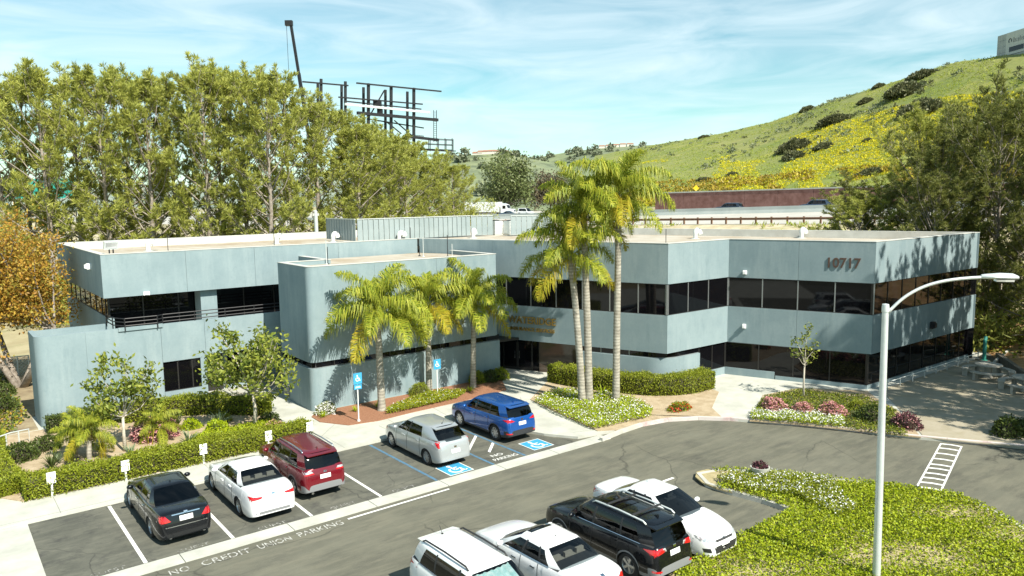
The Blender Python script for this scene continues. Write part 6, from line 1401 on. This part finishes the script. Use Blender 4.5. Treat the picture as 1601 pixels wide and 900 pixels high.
# low pipe rail along the right glass wall
r = thing('pipe_rail', (40.3, 19.05, .14), 'low pale pipe rail along the foot of the right glass wall', 'rail')
MB().tube([(0, 0, .42), (11.8, -.1, .42)], .03, 6).build('rail', galv, r)
for x in np.arange(.1, 11.9, 1.45): MB().tube([(x, -.1*x/11.8, 0), (x, -.1*x/11.8, .42)], .03, 6).build('post', galv, r)
r = thing('utility_pipe', (52.0, 18.6, .14), 'green painted pipe standing by the far corner of the glass wall', 'pipe'); MB().tube([(0, 0, 0), (0, 0, 1.3), (.1, 0, 1.5)], .11, 10).build('pipe', mat('green_pipe_mat', (.04, .25, .20), .5), r); MB().lathe([(.2, 0), (.2, .05), (.11, .06)], 10).build('flange', mat('green_pipe_mat', (.04, .25, .20)), r)
# slope and drive right of the building
SP, SDn, SNn = np.array([52.6, 18.2]), np.array([-.83, -.555]), np.array([.555, -.83])
slopem = mat('slope_mat', (.30, .16, .06), .95, col2=(.42, .27, .13), scale=1.6, bump=.7, bscale=8, extra=second_noise((.20, .18, .06), .7, .5, .7, .7))
T_, N_ = np.meshgrid(np.linspace(-16, 30, 60), np.linspace(0, 30, 30)); xy = SP+T_.ravel()[:, None]*SDn+N_.ravel()[:, None]*SNn; n_ = N_.ravel()
V = np.c_[xy, .12+.5*np.minimum(1, n_/.4)*0+.20*n_+.10*vnoise(xy, 1.1, 3)*np.minimum(1, n_)]; i = np.arange(60*30).reshape(30, 60); tag(link('slope', fastmesh('slope', V, np.stack([i[:-1, :-1], i[1:, :-1], i[1:, 1:], i[:-1, 1:]], -1).reshape(-1, 4), [slopem], smooth=True)), kind='structure')
r = thing('retaining_wall', (*SP, .12), 'low dark block retaining wall at the right edge of the patio', 'wall')
for k, t in enumerate(np.arange(0, 10, .8)):
    a, b = SDn*(t+.01), SDn*(t+.79); MB().prism([a, b, b+SNn*.25, a+SNn*.25], -.1, .5).build('block', mat('block_wall_mat', (.13, .115, .09), .9, col2=(.2, .18, .14), scale=3), r)
dpts = [at(*p, .12)[:2] for p in ((1524, 562), (1552, 572), (1590, 540), (1578, 527))]
sheet('driveway', dpts+[], .165, stallasph, th=.03)
for a, b in zip(resample([dpts[1], dpts[2]], 1.2), resample([dpts[1], dpts[2]], 1.2)[1:]):
    t = norm(b-a)*.01; nn = np.array([-t[1], t[0]])*14; tag(MB().prism([a+t, b-t, b-t-nn, a+t-nn], .0, .42).build('kerb', kerbm), kind='structure')
cover('leaf_litter', [(52.8, 17), (70, 6), (74, 22), (62, 27), (54.5, 24)], 2600, .15, .5, .3, [(orangeleaf, .45, .9, 0), (hedgeleaf, .3, 1.1, 0), (darkleaf, .25, 1.2, 0)])
# guard rail
g0 = fpt(0, 0, fwz(0, 0)); r = thing('guard_rail', g0, 'brown steel guard rail on wooden posts along the freeway shoulder', 'guard rail')
for s in np.arange(-45, 90, 1.905):
    q = fpt(s, 0, fwz(s, 0))-g0; MB().obox(q+[0, 0, .40], (*(FD*.09), 0), (*(FN*.10), 0), (0, 0, .46)).build('post', wood, r)
for s in np.arange(-45, 90, 7.62):
    V = []
    for ds in (.0, 7.6):
        q = fpt(s+ds, 0, fwz(s+ds, 0))-g0
        for dn, h in ((-.16, .48), (-.22, .54), (-.16, .62), (-.22, .70), (-.16, .77)): V.append(q+np.array([*(FN*dn), h]))
    mb = MB().add(V, [(k, k+1, k+6, k+5) for k in range(4)]); mb.add([v+np.array([*(FN*.02), 0]) for v in V], [(k+1, k, k+5, k+6) for k in range(4)]); mb.build('rail', rust, r)
# crane boom and billboard frame
cb_ = [far(516, 420, 110), far(464.5, 98, 112), far(454.5, 36, 113)]; O = cb_[0].copy(); O[2] = 3.0
cr = thing('crane_boom', O, 'dark telescopic crane boom rising above the pine row', 'crane')
d = cb_[2]-cb_[0]; p = lambda t: cb_[0]+d*t-O
MB().tube([p(-.1), p(.55)], .34, 4).build('boom_section', blackmetal, cr); MB().tube([p(.55), p(.80)], .28, 4).build('boom_section', blackmetal, cr); MB().tube([p(.8), p(1)], .23, 4).build('boom_section', blackmetal, cr)
MB().obox(p(1)-RT*.25, RT*.5, FW*.3, (0, 0, .35)).build('boom_head', blackmetal, cr); MB().tube([p(1)-RT*.6, p(1)-RT*.55-UPN*24], .03, 4).build('cable', blackmetal, cr)
def bbp(px, py, off=0.):   # point of the billboard plane
    t = (px-558)/(690-558); Z = 119+11*t; X = (px-800.5)/FOC*Z; q = ew(X, Z); dd = ray(px, py); k = math.hypot(q[0], q[1])/math.hypot(dd[0], dd[1]); b = dd*k; b[2] += CAMH; return b+FW*off
O = bbp(620, 300); O[2] = 6
bb = thing('billboard_frame', O, 'unfinished dark steel billboard frame with posts, rails and catwalks above the pines', 'billboard frame')
def pst(px, y0_, y1_, off, w=.42): MB().seg(bbp(px, y0_, off)-O, bbp(px, y1_, off)-O, w, w*.75).build('post', blackmetal, bb)
for px, y0_ in ((576, 130), (611.5, 134), (647, 137)): pst(px, y0_, 260, 0)
for px, y0_ in ((564, 133), (599, 137), (634, 140)): pst(px, y0_, 262, 2.2, .36)
for px, y0_ in ((491, 126), (529, 130)): pst(px, y0_, 250, 2.2, .34)
for px, y0_ in ((502, 123), (540, 127)): pst(px, y0_, 250, 0, .36)
def rl_(a, b, off, w, m=blackmetal, nm='rail', h=None): MB().seg(bbp(*a, off)-O, bbp(*b, off)-O, w, h or w).build(nm, m, bb)
for a, b, off, w, m in (((558, 130), (690, 143), -.3, .22, blackmetal), ((474, 128), (545, 134), -.3, .2, blackmetal), ((530, 152), (661, 163), -.3, .2, blackmetal), ((533, 155), (656, 168), 2.2, .18, blackmetal), ((540, 163), (672, 176), -.4, .34, galv), ((558, 174), (662, 182), 2.2, .18, blackmetal), ((575, 184), (660, 198), 2.2, .18, blackmetal), ((560, 177), (685, 188), -.7, .45, blackmetal), ((630, 208), (660, 211), 2.2, .18, galv), ((632, 213), (686, 219), -.7, .42, blackmetal)): rl_(a, b, off, w, m)
for a, b in (((600, 187), (626, 208)), ((615, 187), (645, 213)), ((599, 140), (576, 180))): rl_(a, b, 1.0, .16)
for px in (679, 683.5): rl_((px, 173), (px, 222), -1, .08)
for y in range(176, 222, 3): rl_((679, y), (683.5, y), -1, .05)
for off in (-1.6, 0.6):
    for y in (218, 226, 234): rl_((660, y-1), (708, y+1), off, .1)
    for px in (672, 685, 697, 708): rl_((px, 217), (px, 236), off, .1)
rl_((660, 234), (709, 236.5), -.5, 1.6, blackmetal, 'platform', .15)
o = MB().obox(bbp(590, 161)-O, RT*.6, FW*.5, (0, 0, .45)).obox(bbp(594, 172)-O, RT*.4, FW*.4, (0, 0, .5)).build('machinery', blackmetal, bb)
# concrete pole, freeway sign panel, warning sign
q = ew((496.5-800.5)/FOC*66, 66); r = thing('concrete_pole', (q[0], q[1], 0), 'pale concrete post standing among the pines behind the roof', 'post'); MB().lathe([(.2, 0), (.16, 9.7), (.0, 9.8)], 10).build('shaft', galv, r); MB().box(-.3, .3, -.05, .05, 9.3, 9.5).build('cross_arm', concrete, r)
gq = ew((75-800.5)/FOC*120, 120); r = thing('freeway_sign', (gq[0], gq[1], 0), 'green freeway sign panel seen through the pines at the far left', 'sign')
mb = MB().obox((0, 0, 12.9), RT*6.0, FW*.06, (0, 0, 1.5)); mb.build('panel', mat('sign_green_mat', (.02, .34, .28), .5), r)
for s in (-5, 5): MB().tube([RT*s+FW*.3, RT*s+FW*.3+UPN*14], .18, 8).build('post', galv, r)
q = hill_pt(1088, .015); r = thing('warning_sign', (q[0], q[1], q[2]-.3), 'yellow diamond warning sign at the foot of the hill', 'sign'); zc = 3.4
MB().add([UPN*zc+RT*.6*a+UPN*.6*b+FW*c for c in (-.05, 0) for a, b in ((0, -1), (1, 0), (0, 1), (-1, 0))], [(0, 1, 2, 3), (4, 5, 6, 7), (0, 4, 5, 1), (1, 5, 6, 2), (2, 6, 7, 3), (3, 7, 4, 0)]).build('diamond', mat('sign_yellow_mat', (.75, .52, .01), .5), r); MB().tube([(0, 0, 0), (0, 0, 3.3)], .06, 6).build('post', galv, r)
# left slope: wire fence and hand rail
f0, f1 = at(-60, 600)[:2], at(47, 588)[:2]; r = thing('wire_fence', (*f0, 0), 'pale chain link fence at the left edge behind the grass clump', 'fence'); d = f1-f0; n_ = 6
for k in range(n_+1): MB().tube([(*(d*k/n_), 0), (*(d*k/n_), 1.35)], .045, 6).build('post', galv, r)
MB().tube([(0, 0, 1.32), (*d, 1.32)], .035, 6).build('top_rail', galv, r)
mb = MB(); Lf = np.linalg.norm(d); dn = d/Lf
for t in np.arange(-1.3, Lf, .22):
    for s in (0, 1):
        a, b = max(0, t), min(Lf, t+1.3)
        if b-a > .1: z0_, z1_ = (a-t)/1.3*1.3, (b-t)/1.3*1.3; mb.seg((*(dn*a), (1.3-z0_) if s else z0_), (*(dn*b), (1.3-z1_) if s else z1_), .008, .008)
mb.build('wire_mesh', galv, r)
h0_, h1_ = at(-8, 716)[:2], at(47, 696)[:2]; r = thing('hand_rail', (*h0_, 0), 'pale metal hand rail beside the ramp at the left frame edge', 'rail'); d = h1_-h0_
MB().tube([(0, 0, .85), (*(d*.5), .85), (*d, .75), (*d, 0)], .03, 6).build('rail', galv, r); MB().tube([(*(d*.35), 0), (*(d*.35), .85)], .03, 6).build('post', galv, r); MB().tube([(*(d*.7), 0), (*(d*.7), .82)], .03, 6).build('post', galv, r)
# freeway vehicles by the end of the pine row
hdg = math.atan2(FD[1], FD[0])+PI/2
def truck(loc, rz):
    r = thing('box_truck', loc, 'white articulated truck on the freeway behind the last pine', 'truck', rz=rz); wm_ = paint('truck_white_paint', (.78, .79, .79))
    MB().box(-1.25, 1.25, -10.5, 1.2, 1.15, 4.1).build('trailer', wm_, r); mb = MB(); P_ = [(1.9, .8), (1.9, 3.4), (2.4, 3.7), (3.6, 3.3), (4.2, 2.2), (5.7, 1.95), (5.9, .8)]
    mb.add([(s*1.15, y, z) for s in (-1, 1) for y, z in P_], [tuple(range(7)), tuple(range(7, 14))]+[(i, (i+1) % 7, 7+(i+1) % 7, 7+i) for i in range(7)]); c = mb.build('cab', wm_, r)
    MB().add([(s*1.0, y, z) for s in (-1, 1) for y, z in ((3.66, 3.2), (4.22, 2.27))], [(0, 1, 3, 2)]).build('windshield', darkglass, c); MB().box(-1.17, 1.17, 2.5, 3.5, 2.1, 3.0).build('side_window', darkglass, c); MB().box(-.7, .7, 5.82, 5.95, 1.0, 1.8).build('grille', chrome, c)
    MB().box(-.6, .6, -10, 5.5, .6, 1.0).build('chassis', blackmetal, r); tm, rm = wheelmesh(.5, .3, 'ten')
    for s in (-1, 1):
        for y in (-9.4, -8.1, .2, 1.5, 4.9): o = link('wheel', tm, r, (s*1.0, y, .5)); link('rim', rm, o); o.rotation_euler = (0, 0, 0 if s > 0 else PI)
q = road_at(777, 337); print('truck at', q); truck(q, hdg+.25)
q = road_at(797, 340); make_car(q, hdg+PI*.15, 'dark blue car on the freeway in front of the white truck', None, paint('deep_blue_paint', (.01, .03, .06)), sedan(4.8, 1.85, 1.5), name='freeway_car', lite=True)
q = road_at(822, 336); make_car(q, hdg, 'white van on the freeway right of the dark blue car', None, paint_white, suv(5.4, 2.0, 2.1), name='freeway_van', lite=True)
# hilltop building
hp = on_hill(1571, 92) if on_hill(1571, 92) is not None else hill_pt(1571, 1.0)
hq = hill_pt(1545, 1.02); hq2 = hill_pt(1720, .98); Dh = norm((hq2-hq)*[1, 1, 0])[:2]; Nh = np.array([Dh[1], -Dh[0]])
if Nh@hq[:2] > 0: Nh = -Nh
zt_ = zat(1545, 58, hq[0], hq[1]); zb_ = hq[2]-4
r = thing('hilltop_building', (hq[0], hq[1], zb_), 'grey panelled building with a dark slot window on top of the hill', 'building'); H_ = zt_-zb_
pan = mat('hill_building_mat', (.34, .36, .35), .7, col2=(.40, .42, .41), scale=.4); pan2 = mat('hill_building_light_mat', (.50, .52, .49), .7)
def hbx(a, b, z0, z1, o0, o1, nm, m): MB().prism([Dh*a+Nh*o0, Dh*b+Nh*o0, Dh*b+Nh*o1, Dh*a+Nh*o1], z0, z1).build(nm, m, r)
hbx(0, 45, 0, H_-.05, -12, -.3, 'core', pan)
for i in range(3):
    for j in range(6): hbx(i*1.2+.02, i*1.2+1.18, H_*j/6+.02, H_*(j+1)/6-.02, -.3, 0, 'panel', pan)
for i in range(8): hbx(3.62+i*1.6, 3.62+i*1.6+1.57, H_*.40, H_, -.3, .05, 'panel', pan2); hbx(3.62+i*1.6, 3.62+i*1.6+1.57, 0, H_*.39, -.3, -.05, 'panel', pan)
hbx(5.0, 10.6, H_*.47, H_*.60, .04, .08, 'window', darkglass); hbx(11.4, 14, H_*.4, H_*.78, .04, .09, 'window', bronze); hbx(9.4, 16, 0, H_*.3, -.04, .02, 'window', mat('sky_glass_mat', (.25, .40, .48), .1))
mb = MB(); c0 = 5.3
ar = [Dh*(c0+.55*math.cos(a))+Nh*.1 for a in np.linspace(-.6, 4.0, 12)]; mb.tube([(*p_, H_*.77+.55*math.sin(a)) for p_, a in zip(ar, np.linspace(-.6, 4.0, 12))], .1, 4)
mb.build('emblem', blackmetal, r)
for i in range(9): w = .18 if i % 3 else .3; hbx(6.5+i*.62, 6.5+i*.62+w, H_*.71, H_*(.80 if i % 4 else .84), .06, .12, 'sign_letter', greyplastic)
# houses and trees along the far ridges
hw_ = paint('house_wall_paint', (.62, .58, .50)); hr_ = mat('house_roof_mat', (.30, .15, .10), .9)
for k, (px, py, D_) in enumerate(((746, 243, 905), (754, 241, 905), (762, 240.5, 905), (770, 240, 905), (779, 240.5, 905), (788, 241, 905), (800, 243, 905), (941, 231, 1300), (952, 230, 1300), (963, 229, 1300), (974, 228, 1300), (985, 227.5, 1300))):
    q = far(px, py, D_); r = thing('far_house', q-np.array([0, 0, 5.]), 'tiny pale house on the far ridge, ' + ('number' if 0 else ['leftmost above the last pine', 'second from the left above the last pine', 'third from the left, left of the round tree', 'above the truck', 'above the dark freeway car', 'left of the round tree top', 'beside the round tree top', 'left one behind the tall palm crown', 'second left behind the palm crown', 'middle one behind the palm crown', 'right of the middle behind the palms', 'rightmost behind the palms'][k]), 'house', 'houses on the far ridge')
    w = 5.5; mb = MB().obox((0, 0, 4.5), RT*w, FW*4, (0, 0, 3.2)); mb.build('wall', hw_, r)
    V = [RT*a*(w+.5)+FW*b*4.4+UPN*7.71 for a in (-1, 1) for b in (-1, 1)]+[RT*a*(w-1)+UPN*9.6 for a in (-1, 1)]; MB().add(V, [(0, 2, 5, 4), (1, 4, 5, 3), (0, 4, 1), (2, 3, 5), (0, 1, 3, 2)]).build('roof', hr_, r)
rid = leaf('ridge_tree_mat', [(.13, .15, .09), (.17, .19, .12), (.15, .17, .10)], .15); rb = bush_data('ridge_tree', 130, 1, 1, 1.2, 500, .4, rid)
sets = []; Vs = []
for k in range(100):
    u = RNG.uniform(700, 1010); hill2 = u > 850 or RNG.random() < .3; pts_ = np.array([(780, 262), (840, 246), (880, 239), (930, 232), (1000, 227), (1100, 224)] if hill2 else [(560, 262), (660, 250), (720, 243), (780, 240), (830, 246), (880, 258)], float); D_ = 1300 if hill2 else 900
    v = RNG.random()**2.2; y = np.interp(u, pts_[:, 0], pts_[:, 1]); top = far(u, y, D_)[2]; dd = D_*(1-.38*v*.8); zt2 = top*(1-v*.8)**1.1; q = far(u, 300, dd); s = RNG.uniform(2.5, 7.5)
    n_ = 60; d = rdir(n_); d[:, 2] = np.abs(d[:, 2]); Vs.append(leafV(np.array([q[0], q[1], zt2-1])+d*s*np.array([1, 1, RNG.uniform(.9, 1.8)])*RNG.uniform(.5, 1, (n_, 1)), norm_rows(rdir(n_)+UPN*.4), s*.7, s*.45))
tag(clump([(np.vstack(Vs), rid)], 'ridge_trees'), kind='stuff')
